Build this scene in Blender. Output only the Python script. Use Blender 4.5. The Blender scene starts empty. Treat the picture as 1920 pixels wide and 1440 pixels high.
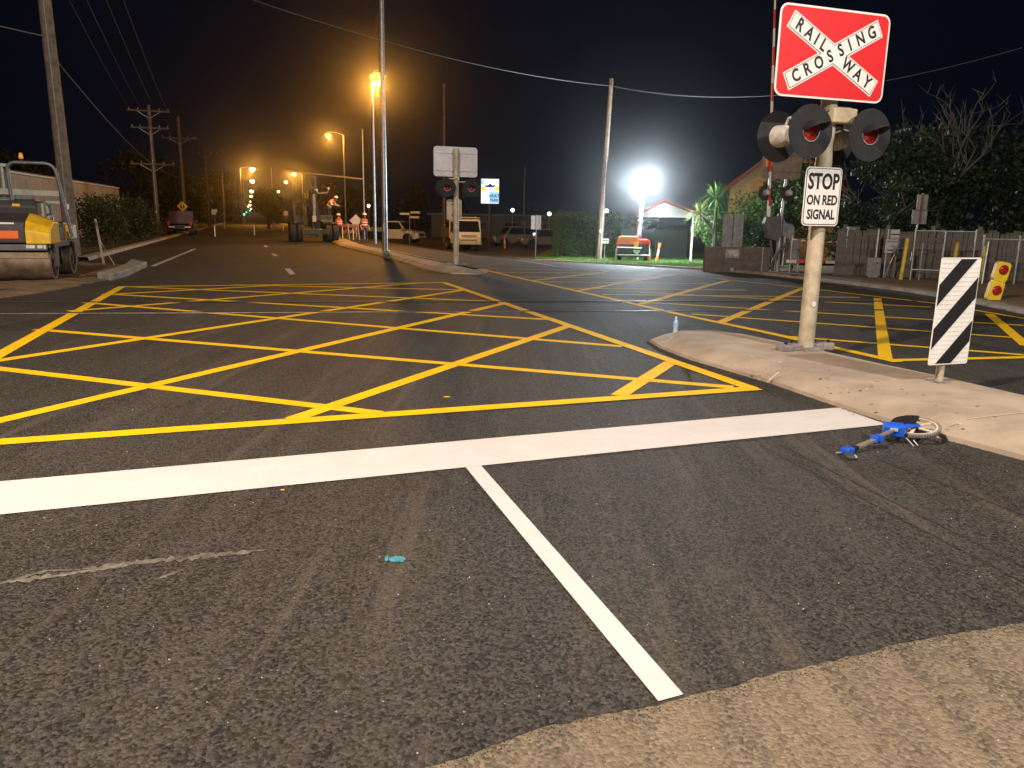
import bpy, bmesh, math, random
from mathutils import Vector, Matrix
random.seed(7)
SC = bpy.context.scene
COL = SC.collection
R = math.radians
# ------------------------------------------------------------------ camera
F_PX, CAM_H = 1440.0, 1.5
PITCH, ROLL = math.atan(306.5 / 1440), R(1.0)
cam_d = bpy.data.cameras.new('camera')
cam = bpy.data.objects.new('camera', cam_d)
COL.objects.link(cam)
cam_d.sensor_width = 36; cam_d.lens = 36 * F_PX / 1920; cam_d.clip_start = .05; cam_d.clip_end = 3000
_f = Vector((0, math.cos(PITCH), -math.sin(PITCH))); _u = Vector((0, math.sin(PITCH), math.cos(PITCH))); _r = Vector((1, 0, 0))
_cr = _r * math.cos(ROLL) + _u * math.sin(ROLL); _cu = -_r * math.sin(ROLL) + _u * math.cos(ROLL)
cam.matrix_world = Matrix(((_cr.x, _cu.x, -_f.x, 0), (_cr.y, _cu.y, -_f.y, 0), (_cr.z, _cu.z, -_f.z, CAM_H), (0, 0, 0, 1)))
SC.camera = cam
# ------------------------------------------------------------------ world, exposure
w = bpy.data.worlds.new('World'); SC.world = w; w.use_nodes = True
nt = w.node_tree; nt.nodes.clear()
wo = nt.nodes.new('ShaderNodeOutputWorld'); wb = nt.nodes.new('ShaderNodeBackground')
wb.inputs[0].default_value = (.26, .40, 1.0, 1); wb.inputs[1].default_value = .0058      # clear night sky, no moon
nt.links.new(wb.outputs[0], wo.inputs[0])
SC.view_settings.view_transform = 'Standard'; SC.view_settings.look = 'None'
SC.view_settings.exposure = 0.0; SC.view_settings.gamma = 1
SC.cycles.use_denoising = True
SC.cycles.max_bounces = 5; SC.cycles.diffuse_bounces = 3; SC.cycles.glossy_bounces = 3; SC.cycles.transmission_bounces = 4
SC.cycles.volume_bounces = 0; SC.cycles.transparent_max_bounces = 6
SC.cycles.sample_clamp_indirect = 4.0; SC.cycles.sample_clamp_direct = 0
SC.cycles.volume_step_rate = 4; SC.cycles.use_light_tree = True
# light powers (W), colours
KEY_W, KEY_C = 12800, (1.0, .80, .65)
SIDE_W, SIDE_C = 7600, (1.0, .95, .88)
SOD_W, SOD_C = 6000, (1.0, .42, .055)
TOWER_W, TOWER_C = 8200, (.78, .91, 1.0)
HAZE_D, HAZE_G = .00075, .965
# ------------------------------------------------------------------ pixel -> place
A = R(18.6)                       # road bearing, left of straight ahead
DV = Vector((-math.sin(A), math.cos(A), 0)); NV = Vector((math.cos(A), math.sin(A), 0))
def ss(a, b, t):
    t = max(0., min(1., (t - a) / (b - a))); return t * t * (3 - 2 * t)
def zg(x, y):                     # ground falls away to the right of the far median
    return -.75 * ss(6.5, 15, x * NV.x + y * NV.y) * ss(18, 50, y)
def ray(u, v):
    dx, dy = (u - 960) / F_PX, -(v - 720) / F_PX
    return _f + _cr * dx + _cu * dy
def at(u, v, h=0.):               # where a pixel's ray meets the ground raised by h
    d = ray(u, v); z = h
    for _ in range(60):
        t = (z - CAM_H) / d.z
        z += .5 * (h + zg(d.x * t, d.y * t) - z)
    t = (z - CAM_H) / d.z
    return Vector((d.x * t, d.y * t, z))
def atY(u, v, Y):
    d = ray(u, v); t = Y / d.y
    return Vector((d.x * t, Y, CAM_H + d.z * t))
def rd(s, t, z=0.):               # road frame: s across to the right, t along
    p = NV * s + DV * t; return Vector((p.x, p.y, z))
# ------------------------------------------------------------------ materials
MATS = {}
def mat(name, col, rough=.6, metal=0., var=.18, scale=6., bump=0., bscale=60., spec=.5, coat=0., emit=0., dirt=0., alpha=1., trans=0.):
    if name in MATS: return MATS[name]
    m = bpy.data.materials.new(name); m.use_nodes = True; MATS[name] = m
    n = m.node_tree.nodes; l = m.node_tree.links; b = n['Principled BSDF']
    b.inputs['Roughness'].default_value = rough; b.inputs['Metallic'].default_value = metal
    b.inputs['Specular IOR Level'].default_value = spec; b.inputs['Coat Weight'].default_value = coat
    b.inputs['Alpha'].default_value = alpha; b.inputs['Transmission Weight'].default_value = trans
    tc = n.new('ShaderNodeTexCoord')
    if var:
        no = n.new('ShaderNodeTexNoise'); no.inputs['Scale'].default_value = scale; no.inputs['Detail'].default_value = 5; no.inputs['Roughness'].default_value = .65
        l.new(tc.outputs['Object'], no.inputs['Vector'])
        cr = n.new('ShaderNodeValToRGB'); e = cr.color_ramp.elements
        lo = [max(0, c * (1 - var * 1.4)) for c in col]; hi = [min(1, c * (1 + var)) for c in col]
        if dirt:
            lo = [c * (1 - dirt) + d * dirt for c, d in zip(lo, (.10, .075, .05))]
        e[0].position = .3; e[1].position = .68; e[0].color = (*lo, 1); e[1].color = (*hi, 1)
        l.new(no.outputs['Fac'], cr.inputs['Fac']); l.new(cr.outputs['Color'], b.inputs['Base Color'])
        mr = n.new('ShaderNodeMapRange'); mr.inputs['To Min'].default_value = min(1, rough * 1.15); mr.inputs['To Max'].default_value = rough * .85
        l.new(no.outputs['Fac'], mr.inputs['Value']); l.new(mr.outputs['Result'], b.inputs['Roughness'])
    else:
        b.inputs['Base Color'].default_value = (*col, 1)
    if bump:
        n2 = n.new('ShaderNodeTexNoise'); n2.inputs['Scale'].default_value = bscale; n2.inputs['Detail'].default_value = 4
        l.new(tc.outputs['Object'], n2.inputs['Vector'])
        bp = n.new('ShaderNodeBump'); bp.inputs['Strength'].default_value = bump; bp.inputs['Distance'].default_value = .02
        l.new(n2.outputs['Fac'], bp.inputs['Height']); l.new(bp.outputs['Normal'], b.inputs['Normal'])
    if emit:
        b.inputs['Emission Color'].default_value = (*col, 1); b.inputs['Emission Strength'].default_value = emit
    return m
def emis(name, col, s):
    if name in MATS: return MATS[name]
    m = bpy.data.materials.new(name); m.use_nodes = True; MATS[name] = m
    b = m.node_tree.nodes['Principled BSDF']; b.inputs['Base Color'].default_value = (*[c * .5 for c in col], 1)
    b.inputs['Emission Color'].default_value = (*col, 1); b.inputs['Emission Strength'].default_value = s
    return m
def leafmat(name, c1, c2):
    if name in MATS: return MATS[name]
    m = bpy.data.materials.new(name); m.use_nodes = True; MATS[name] = m
    n = m.node_tree.nodes; l = m.node_tree.links; b = n['Principled BSDF']
    tc = n.new('ShaderNodeTexCoord'); no = n.new('ShaderNodeTexNoise'); no.inputs['Scale'].default_value = 2.3; no.inputs['Detail'].default_value = 6; no.inputs['Roughness'].default_value = .75
    l.new(tc.outputs['Object'], no.inputs['Vector'])
    cr = n.new('ShaderNodeValToRGB'); e = cr.color_ramp.elements
    e[0].position = .33; e[1].position = .66; e[0].color = (*c1, 1); e[1].color = (*c2, 1)
    l.new(no.outputs['Fac'], cr.inputs['Fac']); l.new(cr.outputs['Color'], b.inputs['Base Color'])
    b.inputs['Roughness'].default_value = .55
    tr = n.new('ShaderNodeBsdfTranslucent'); l.new(cr.outputs['Color'], tr.inputs['Color'])
    mx = n.new('ShaderNodeMixShader'); mx.inputs[0].default_value = .3
    l.new(b.outputs[0], mx.inputs[1]); l.new(tr.outputs[0], mx.inputs[2]); l.new(mx.outputs[0], n['Material Output'].inputs[0])
    return m
# ------------------------------------------------------------------ mesh helpers
class MB:
    def __init__(s): s.v = []; s.f = []
    def add(s, vs, fs):
        k = len(s.v); s.v += [tuple(v) for v in vs]; s.f += [tuple(i + k for i in f) for f in fs]; return s
    def box(s, c, d, rot=None):
        c = Vector(c); hx, hy, hz = d[0] / 2, d[1] / 2, d[2] / 2
        vs = [Vector((x, y, z)) for z in (-hz, hz) for x, y in ((-hx, -hy), (hx, -hy), (hx, hy), (-hx, hy))]
        if rot is not None: vs = [rot @ q for q in vs]
        return s.add([q + c for q in vs], [(3, 2, 1, 0), (4, 5, 6, 7), (0, 1, 5, 4), (1, 2, 6, 5), (2, 3, 7, 6), (3, 0, 4, 7)])
    def bar(s, p0, p1, wd, ht=None):
        p0, p1 = Vector(p0), Vector(p1); ht = ht or wd; d = p1 - p0; L = d.length; d.normalize()
        up = Vector((0, 0, 1)) if abs(d.z) < .9 else Vector((1, 0, 0))
        x = d.cross(up).normalized(); z = x.cross(d)
        return s.box((p0 + p1) / 2, (wd, L, ht), Matrix((x, d, z)).transposed())
    def cyl(s, p0, p1, r0, r1=None, n=12, caps=True):
        p0, p1 = Vector(p0), Vector(p1); r1 = r0 if r1 is None else r1
        d = (p1 - p0).normalized(); up = Vector((0, 0, 1)) if abs(d.z) < .9 else Vector((1, 0, 0))
        x = d.cross(up).normalized(); y = d.cross(x)
        vs = []
        for p, r in ((p0, r0), (p1, r1)):
            vs += [p + (x * math.cos(6.28318 * i / n) + y * math.sin(6.28318 * i / n)) * r for i in range(n)]
        fs = [(i, (i + 1) % n, n + (i + 1) % n, n + i) for i in range(n)]
        if caps: fs += [tuple(reversed(range(n))), tuple(range(n, 2 * n))]
        return s.add(vs, fs)
    def tube(s, pts, r, n=8, r1=None):
        pts = [Vector(p) for p in pts]; m = len(pts); vs = []; fs = []
        px = None
        for i, p in enumerate(pts):
            d = (pts[min(i + 1, m - 1)] - pts[max(i - 1, 0)]).normalized()
            if px is None:
                up = Vector((0, 0, 1)) if abs(d.z) < .9 else Vector((1, 0, 0)); px = d.cross(up).normalized()
            px = (px - d * px.dot(d)).normalized(); py = d.cross(px)
            rr = r if r1 is None else r + (r1 - r) * i / (m - 1)
            vs += [p + (px * math.cos(6.28318 * k / n) + py * math.sin(6.28318 * k / n)) * rr for k in range(n)]
        for i in range(m - 1):
            fs += [(i * n + k, i * n + (k + 1) % n, (i + 1) * n + (k + 1) % n, (i + 1) * n + k) for k in range(n)]
        fs += [tuple(reversed(range(n))), tuple(range((m - 1) * n, m * n))]
        return s.add(vs, fs)
    def prism(s, poly, y0, y1):            # outline in (x, z) pushed along y
        n = len(poly); vs = [(x, y0, z) for x, z in poly] + [(x, y1, z) for x, z in poly]
        return s.add(vs, [tuple(range(n)), tuple(reversed(range(n, 2 * n)))] + [(i, n + i, n + (i + 1) % n, (i + 1) % n) for i in range(n)])
    def prismx(s, poly, x0, x1):           # outline in (y, z) pushed along x
        n = len(poly); vs = [(x0, y, z) for y, z in poly] + [(x1, y, z) for y, z in poly]
        return s.add(vs, [tuple(range(n)), tuple(reversed(range(n, 2 * n)))] + [(i, n + i, n + (i + 1) % n, (i + 1) % n) for i in range(n)])
    def slab(s, poly, z0, z1):             # outline in (x, y) pushed up
        n = len(poly); vs = [(x, y, z0) for x, y in poly] + [(x, y, z1) for x, y in poly]
        return s.add(vs, [tuple(reversed(range(n))), tuple(range(n, 2 * n))] + [(i, (i + 1) % n, n + (i + 1) % n, n + i) for i in range(n)])
    def lathe(s, prof, o=(0, 0, 0), n=16, ax='z'):   # (r, h) profile
        o = Vector(o); vs = []
        for r, h in prof:
            for k in range(n):
                c, q = r * math.cos(6.28318 * k / n), r * math.sin(6.28318 * k / n)
                vs.append(o + Vector({'z': (c, q, h), 'y': (c, h, q), 'x': (h, c, q)}[ax]))
        m = len(prof)
        return s.add(vs, [(i * n + k, i * n + (k + 1) % n, (i + 1) * n + (k + 1) % n, (i + 1) * n + k) for i in range(m - 1) for k in range(n)])
    def ball(s, c, r, n=10, sz=1.):
        pr = [(r * math.sin(math.pi * i / n), -r * sz * math.cos(math.pi * i / n)) for i in range(n + 1)]
        pr[0] = (.0005, pr[0][1]); pr[-1] = (.0005, pr[-1][1])
        return s.lathe(pr, c, n + 4)
    def build(s, name, m, parent=None, smooth=False, bevel=0., loc=None):
        me = bpy.data.meshes.new(name); me.from_pydata(s.v, [], s.f)
        bm = bmesh.new(); bm.from_mesh(me); bmesh.ops.recalc_face_normals(bm, faces=bm.faces[:])
        if smooth:
            for f in bm.faces: f.smooth = True
            for e in bm.edges:
                if len(e.link_faces) == 2 and e.calc_face_angle(0) > .7: e.smooth = False
        bm.to_mesh(me); bm.free()
        o = bpy.data.objects.new(name, me); COL.objects.link(o)
        if isinstance(m, (list, tuple)):
            for q in m: me.materials.append(q)
        else: me.materials.append(m)
        if parent is not None: o.parent = parent
        if loc is not None: o.location = loc
        if bevel:
            b = o.modifiers.new('bevel', 'BEVEL'); b.width = bevel; b.segments = 2; b.limit_method = 'ANGLE'; b.harden_normals = False
        return o
def tag(o, label, cat, group=None):
    o['label'] = label; o['category'] = cat
    if group: o['group'] = group
    return o
def thing(name, label, cat, loc, rz=0., group=None):
    o = bpy.data.objects.new(name, None); COL.objects.link(o); o.empty_display_size = .3
    o.location = loc; o.rotation_euler = (0, 0, rz); return tag(o, label, cat, group)
def struct(o): o['kind'] = 'structure'; return o
def dup(o, parent=None):
    c = o.copy(); COL.objects.link(c); c.parent = parent
    for ch in list(o.children): dup(ch, c)
    return c
def rrect(w_, h_, r, n=5, cx=0, cz=0):
    out = []
    for sx, sz, a0 in ((1, 1, 0), (-1, 1, 90), (-1, -1, 180), (1, -1, 270)):
        for k in range(n + 1):
            a = R(a0 + 90 * k / n); out.append((cx + sx * (w_ / 2 - r) + r * math.cos(a), cz + sz * (h_ / 2 - r) + r * math.sin(a)))
    return out
def lettering(name, txt, size, m, parent, loc, rot=(R(90), 0, 0), sx=1., bold=0., sp=1.):
    cu = bpy.data.curves.new(name, 'FONT'); cu.body = txt; cu.size = size; cu.align_x = 'CENTER'; cu.align_y = 'CENTER'
    cu.offset = bold; cu.extrude = .0008; cu.resolution_u = 3; cu.space_character = sp
    t = bpy.data.objects.new(name, cu); COL.objects.link(t)
    me = bpy.data.meshes.new_from_object(t.evaluated_get(bpy.context.evaluated_depsgraph_get()))
    bpy.data.objects.remove(t); o = bpy.data.objects.new(name, me); COL.objects.link(o)
    me.materials.clear(); me.materials.append(m)
    o.parent = parent; o.location = loc; o.rotation_euler = rot; o.scale = (sx, 1, 1); return o
def foliage(name, blobs, n, size, m, parent=None, seed=1, shell=.45, flat=.0, up=0.):
    rn = random.Random(seed); vs = []; fs = []
    wts = [(b[3] * b[4] * b[5]) ** .67 for b in blobs]
    for i in range(n):
        b = rn.choices(blobs, wts)[0]
        d = Vector((rn.gauss(0, 1), rn.gauss(0, 1), rn.gauss(0, 1))).normalized()
        q = 1 - shell * rn.random() ** 1.6 + .10 * rn.gauss(0, 1)
        p = Vector((b[0] + d.x * b[3] * q, b[1] + d.y * b[4] * q, b[2] + d.z * b[5] * q))
        x = (Vector((rn.gauss(0, 1), rn.gauss(0, 1), rn.gauss(0, 1) + up)) + d * .5).normalized()
        y = x.cross(Vector((rn.gauss(0, 1), rn.gauss(0, 1), rn.gauss(0, 1)))).normalized()
        s = size * rn.uniform(.6, 1.35); k = len(vs)
        vs += [tuple(p), tuple(p + x * s * .5 + y * s * .3), tuple(p + x * s), tuple(p + x * s * .5 - y * s * .3)]
        fs.append((k, k + 1, k + 2, k + 3))
    me = bpy.data.meshes.new(name); me.from_pydata(vs, [], fs); me.materials.append(m)
    o = bpy.data.objects.new(name, me); COL.objects.link(o)
    if parent is not None: o.parent = parent
    return o
def sheet(name, pts, m, h, parent=None, bis=True):
    """flat outline laid on the ground, h above it"""
    bm = bmesh.new(); vs = [bm.verts.new((p[0], p[1], 0)) for p in pts]; bm.faces.new(vs)
    if bis:
        xs = [p[0] for p in pts]; ys = [p[1] for p in pts]
        for k in range(0, 20):
            y = 16 + 2. * k
            if min(ys) < y < max(ys): bmesh.ops.bisect_plane(bm, geom=bm.verts[:] + bm.edges[:] + bm.faces[:], plane_co=(0, y, 0), plane_no=(0, 1, 0))
        for k in range(0, 21):
            s = 5.5 + .5 * k
            g = [p[0] * NV.x + p[1] * NV.y for p in pts]
            if min(g) < s < max(g) and max(ys) > 16: bmesh.ops.bisect_plane(bm, geom=bm.verts[:] + bm.edges[:] + bm.faces[:], plane_co=NV * s, plane_no=NV)
    bmesh.ops.triangulate(bm, faces=[f for f in bm.faces if len(f.verts) > 4])
    for v in bm.verts: v.co.z = zg(v.co.x, v.co.y) + h
    bmesh.ops.recalc_face_normals(bm, faces=bm.faces[:])
    if sum(f.normal.z for f in bm.faces) < 0: bmesh.ops.reverse_faces(bm, faces=bm.faces[:])
    me = bpy.data.meshes.new(name); bm.to_mesh(me); bm.free(); me.materials.append(m)
    o = bpy.data.objects.new(name, me); COL.objects.link(o)
    if parent is not None: o.parent = parent
    return o
def strip(name, p0, p1, wd, m, h, parent=None, e0=0., e1=0.):
    p0, p1 = Vector(p0).copy(), Vector(p1).copy(); p0.z = p1.z = 0
    d = (p1 - p0).normalized(); n = Vector((-d.y, d.x, 0)) * wd / 2; p0 -= d * e0; p1 += d * e1
    return sheet(name, [p0 + n, p0 - n, p1 - n, p1 + n], m, h, parent)
# ================================================================== THE SETTING
def asphalt(name, dark, light, speck, rough=.62, dust=None, streak=.5, gscale=90):
    m = bpy.data.materials.new(name); m.use_nodes = True; n = m.node_tree.nodes; l = m.node_tree.links; b = n['Principled BSDF']
    tc = n.new('ShaderNodeTexCoord')
    vo = n.new('ShaderNodeTexVoronoi'); vo.inputs['Scale'].default_value = gscale; l.new(tc.outputs['Object'], vo.inputs['Vector'])
    bw = n.new('ShaderNodeRGBToBW'); l.new(vo.outputs['Color'], bw.inputs[0])
    big = n.new('ShaderNodeTexNoise'); big.inputs['Scale'].default_value = .55; big.inputs['Detail'].default_value = 7; big.inputs['Roughness'].default_value = .62
    l.new(tc.outputs['Object'], big.inputs['Vector'])
    mp = n.new('ShaderNodeMapping'); mp.inputs['Rotation'].default_value = (0, 0, -A); mp.inputs['Scale'].default_value = (3.2, .16, 1)
    l.new(tc.outputs['Object'], mp.inputs['Vector'])
    st = n.new('ShaderNodeTexNoise'); st.inputs['Scale'].default_value = 1.; st.inputs['Detail'].default_value = 5; st.inputs['Roughness'].default_value = .6
    l.new(mp.outputs[0], st.inputs['Vector'])
    fine = n.new('ShaderNodeTexNoise'); fine.inputs['Scale'].default_value = 260; fine.inputs['Detail'].default_value = 2; l.new(tc.outputs['Object'], fine.inputs['Vector'])
    def math_(op, a, b_):
        q = n.new('ShaderNodeMath'); q.operation = op
        for i, x in enumerate((a, b_)):
            if isinstance(x, float): q.inputs[i].default_value = x
            else: l.new(x, q.inputs[i])
        return q.outputs[0]
    g = math_('MULTIPLY', bw.outputs[0], .44)
    g = math_('ADD', g, math_('MULTIPLY', big.outputs['Fac'], .24))
    g = math_('ADD', g, math_('MULTIPLY', st.outputs['Fac'], streak * .48))
    g = math_('ADD', g, math_('MULTIPLY', fine.outputs['Fac'], .09))
    cr = n.new('ShaderNodeValToRGB'); e = cr.color_ramp.elements; e[0].position = .34; e[1].position = .78; e[0].color = (*dark, 1); e[1].color = (*light, 1)
    l.new(g, cr.inputs['Fac'])
    col = cr.outputs['Color']
    if dust:
        dn = n.new('ShaderNodeTexNoise'); dn.inputs['Scale'].default_value = 1.7; dn.inputs['Detail'].default_value = 8; dn.inputs['Roughness'].default_value = .7
        l.new(mp.outputs[0], dn.inputs['Vector'])
        dr = n.new('ShaderNodeValToRGB'); dr.color_ramp.elements[0].position = dust[1]; dr.color_ramp.elements[1].position = dust[2]
        l.new(dn.outputs['Fac'], dr.inputs['Fac'])
        fm = math_('MULTIPLY', dr.outputs['Color'], math_('ADD', .35, math_('MULTIPLY', fine.outputs['Fac'], .8)))
        mx = n.new('ShaderNodeMix'); mx.data_type = 'RGBA'; l.new(fm, mx.inputs[0]); l.new(col, mx.inputs[6]); mx.inputs[7].default_value = (*dust[0], 1); col = mx.outputs[2]
    # pale stones showing in the mat
    v2 = n.new('ShaderNodeTexVoronoi'); v2.inputs['Scale'].default_value = 62; l.new(tc.outputs['Object'], v2.inputs['Vector'])
    b2 = n.new('ShaderNodeRGBToBW'); l.new(v2.outputs['Color'], b2.inputs[0])
    gt = math_('GREATER_THAN', b2.outputs[0], speck); ds = math_('LESS_THAN', v2.outputs['Distance'], .33)
    sp = math_('MULTIPLY', math_('MULTIPLY', gt, ds), .75)
    mx = n.new('ShaderNodeMix'); mx.data_type = 'RGBA'; l.new(sp, mx.inputs[0]); l.new(col, mx.inputs[6]); mx.inputs[7].default_value = (.20, .18, .15, 1)
    l.new(mx.outputs[2], b.inputs['Base Color'])
    mr = n.new('ShaderNodeMapRange'); mr.inputs['To Min'].default_value = rough - .10; mr.inputs['To Max'].default_value = rough + .16
    l.new(big.outputs['Fac'], mr.inputs['Value']); l.new(mr.outputs[0], b.inputs['Roughness'])
    hb = math_('ADD', math_('MULTIPLY', vo.outputs['Distance'], -1.), math_('MULTIPLY', fine.outputs['Fac'], .6))
    bp = n.new('ShaderNodeBump'); bp.inputs['Strength'].default_value = 1.; bp.inputs['Distance'].default_value = .009
    l.new(hb, bp.inputs['Height']); l.new(bp.outputs['Normal'], b.inputs['Normal'])
    b.inputs['Specular IOR Level'].default_value = .32
    return m
M_NEW = asphalt('new_asphalt', (.004, .0038, .0036), (.104, .090, .074), .955, rough=.68, dust=((.17, .135, .09), .54, .90))
M_OLD = asphalt('old_asphalt', (.045, .037, .028), (.27, .215, .145), .93, rough=.80, dust=((.28, .215, .14), .36, .74), streak=.55, gscale=80)
M_GRASS = mat('dry_verge', (.055, .050, .022), .9, var=.55, scale=1.2, bump=.8, bscale=18)
M_LAWN = mat('lawn', (.085, .18, .035), .85, var=.40, scale=1.5, bump=.8, bscale=30)
M_DIRT = mat('verge_dirt', (.17, .115, .060), .92, var=.45, scale=2.2, bump=.9, bscale=14)
M_CONC = mat('median_concrete', (.40, .325, .245), .78, var=.16, scale=1.6, bump=.25, bscale=140, dirt=.25)
M_CONC2 = mat('kerb_concrete', (.33, .30, .25), .8, var=.25, scale=2.5, bump=.3, bscale=90, dirt=.3)
M_WHITE = mat('white_road_paint', (.545, .515, .495), .75, spec=.25, var=.05, scale=3.5, bump=.22, bscale=150)
M_YEL = mat('yellow_road_paint', (.76, .455, .004), .75, spec=.2, var=.085, scale=3.0, bump=.22, bscale=150)
M_STEEL = mat('rail_steel', (.12, .105, .095), .5, .6, var=.3, scale=12)
M_BLK = mat('dark_groove', (.006, .006, .006), .8, var=0)

big = 560
gnd = struct(sheet('ground', [(-big, -250), (big, -250), (big, 860), (-big, 860)], M_GRASS, 0.))
# the road: the worn surface first, then the new mat laid over it
right_px = [(1000, 489), (1075, 492.5), (1150, 496.5), (1240, 502), (1340, 508.5), (1410, 514), (1480, 521.5), (1590, 534), (1700, 548), (1810, 566), (1920, 590)]
RP = [at(u, v) for u, v in right_px]
road_pts = [rd(-5.0, 850), rd(-5.0, 4), rd(-5.2, -40), rd(22, -40), rd(19.5, -2)] + [Vector((13.2, 11.0, 0))] + list(reversed(RP)) + [rd(17.0, 60), rd(16.0, 120), rd(15., 850)]
old = struct(sheet('old_road_surface', road_pts, M_OLD, .0075))
edge_px = [(1920, 1170), (1815, 1188), (1700, 1209), (1600, 1232), (1480, 1262), (1360, 1292), (1280, 1311), (1235, 1322), (1120, 1347), (1010, 1372), (900, 1408), (820, 1440)]
EP = [at(u, v) for u, v in edge_px]
d0 = (EP[-1] - EP[0]).normalized()
rn = random.Random(3); ragged = []
ends = [EP[0] - d0 * 3.2] + EP + [EP[-1] + d0 * 6.5]
for i in range(len(ends) - 1):
    k = max(3, int((ends[i + 1] - ends[i]).length / .03))
    for j in range(k):
        q = ends[i].lerp(ends[i + 1], j / k); ragged.append(q + Vector((rn.gauss(0, .004), rn.gauss(0, .004) + .004 * math.sin(q.x * 9) + .004 * math.sin(q.x * 23), 0)))
isl_r = rd(4.6, 3)
new_pts = [rd(-4.98, 845), rd(-4.98, 24), rd(-4.98, 4)] + [p for p in reversed(ragged) if p.x * NV.x + p.y * NV.y > -4.9] + [rd(7.5, 2.0), rd(19.3, -1.5), Vector((13.1, 11.1, 0))] + [p - Vector((.05, .02, 0)) for p in reversed(RP)] + [rd(16.9, 60), rd(15.9, 120), rd(14.9, 845)]
road = struct(sheet('road', new_pts, M_NEW, .010))
HM = .0145
def mark(name, p0, p1, wd, m, e0=0., e1=0.): return strip(name, at(*p0), at(*p1), wd, m, HM + mark.k, road, e0, e1)
mark.k = 0.
# stop line and lane line
a0, a1, b1, b0 = at(0, 907), at(1573, 767), at(1662, 799), at(0, 970)
dl = (a1 - a0).normalized(); sheet('stop_line', [a0 - dl * 1.75, a1, b1, b0 - dl * 1.9], M_WHITE, HM, road)
sheet('lane_line', [at(873, 880), at(1234, 1322), at(1281, 1309), at(902.5, 877.5)], M_WHITE, HM, road)
# first yellow box
mark.k = .0
def poly_lines(pts, wd, name, closed=True):
    k = len(pts)
    for i in range(k if closed else k - 1): strip(name, pts[i], pts[(i + 1) % k], wd, M_YEL, HM + mark.k, road, 0, wd * .4); mark.k += .0004
bl0, bl1, bb0, bb1 = at(228, 539), at(0, 667), at(0, 832), at(1410, 731)
def isect(p, d, q, e):
    k = ((q.x - p.x) * e.y - (q.y - p.y) * e.x) / (d.x * e.y - d.y * e.x); return p + d * k
bcorner = isect(bl0, bl1 - bl0, bb0, bb1 - bb0)
poly_lines([bcorner, bb1, at(833, 531), bl0], .155, 'box_outline')
mark.k = -.0021
setA = [((0, 791), (950, 569)), ((0, 677.5), (871, 544.5)), ((128, 585), (785, 531.5)), ((191, 554), (544, 534.5)), ((548, 789), (1066, 612.5)), ((1160, 744), (1258, 681))]
setB = [((0, 693), (712, 777)), ((68, 619), (1375, 728)), ((142, 567), (1167, 651)), ((195, 552), (1040, 601)), ((226, 538), (925, 566)), ((440, 535), (871, 544.5))]
for i, (p, q) in enumerate(setA): strip('hatch_line', at(*p), at(*q), .15, M_YEL, HM + mark.k, road, (3.2 if p[0] == 0 else 0)); mark.k += .0001
mark.k = -.0032
for i, (p, q) in enumerate(setB): strip('hatch_line', at(*p), at(*q), .14, M_YEL, HM + mark.k, road, (1.1 if p[0] == 0 else 0)); mark.k += .0001
# second yellow box beyond the near median
mark.k = .0
poly_lines([at(899, 505), at(1280, 592), at(1425, 622.5), at(1676, 679)], .15, 'box_outline', False)
poly_lines([at(1660, 678), at(1920, 672), at(1920, 672) + (at(1920, 672) - at(1660, 678)) * 1.2], .13, 'box_outline', False)
poly_lines([at(899, 505), at(1122, 508.5), at(1267, 515), at(1365, 526), at(1504, 541), at(1665, 560), at(1747, 569.5), at(1920, 599)], .12, 'box_outline', False)
mark.k = -.0021
for p, q in [((999, 527), (1134, 512)), ((1085, 546), (1267, 516)), ((1202, 571), (1365, 527)), ((1350, 606), (1504, 541.5)), ((1660, 675), (1645, 560)), ((1925, 650), (1855, 590))]:
    strip('hatch_line', at(*p), at(*q), .15, M_YEL, HM + mark.k, road); mark.k += .0001
mark.k = -.0032
for p, q in [((925, 511), (1130, 513.5)), ((970, 520), (1240, 523)), ((1010, 529), (1330, 533)), ((1060, 541), (1400, 545)), ((1130, 553), (1612, 558.5)), ((1200, 549), (1746, 577)), ((1190, 566.5), (1920, 611.5)), ((1297, 590), (1897, 634)), ((1459, 631), (1920, 667))]:
    strip('hatch_line', at(*p), at(*q), .12, M_YEL, HM + mark.k, road); mark.k += .0001
# white markings further on
mark.k = 0
mark('edge_line', (286, 500), (366, 467), .15, M_WHITE); mark('edge_line', (855, 473.5), (1045, 500.5), .13, M_WHITE); mark('edge_line', (1045, 500.5), (1140, 510), .13, M_WHITE)
mark('lane_dash', (539, 504.5), (549, 515.5), .16, M_WHITE); mark('lane_dash', (512, 476), (518, 481), .16, M_WHITE); mark('lane_dash', (497, 461), (500, 464), .16, M_WHITE)
M_BLUE = mat('survey_spray', (.045, .25, .32), .7, var=.35, scale=30)
def blot(name, u, v, ru, rv, m, seed, h=HM):
    r_ = random.Random(seed); pts = []
    for k in range(22):
        a_ = 6.283 * k / 22; q = 1 + r_.gauss(0, .07); ex = abs(math.cos(a_)) ** .6 * math.copysign(1, math.cos(a_)); ez = abs(math.sin(a_)) ** .6 * math.copysign(1, math.sin(a_))
        pts.append(at(u + ru * ex * q, v + rv * ez * q))
    return sheet(name, pts, m, h, road, False)
blot('survey_mark', 744, 1054, 15, 5.5, M_BLUE, 2); blot('survey_mark', 725, 1053, 3.5, 5, M_BLUE, 5)
for k, (u, v, ru) in enumerate([(838, 747, 6), (530, 923, 3.5)]): blot('paint_fleck', u, v, ru, 1.0, M_YEL, 11 + k)
M_MAT2 = asphalt('rolled_asphalt', (.008, .0078, .0075), (.060, .052, .043), .97, rough=.64, dust=((.10, .08, .055), .62, .95))
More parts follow.
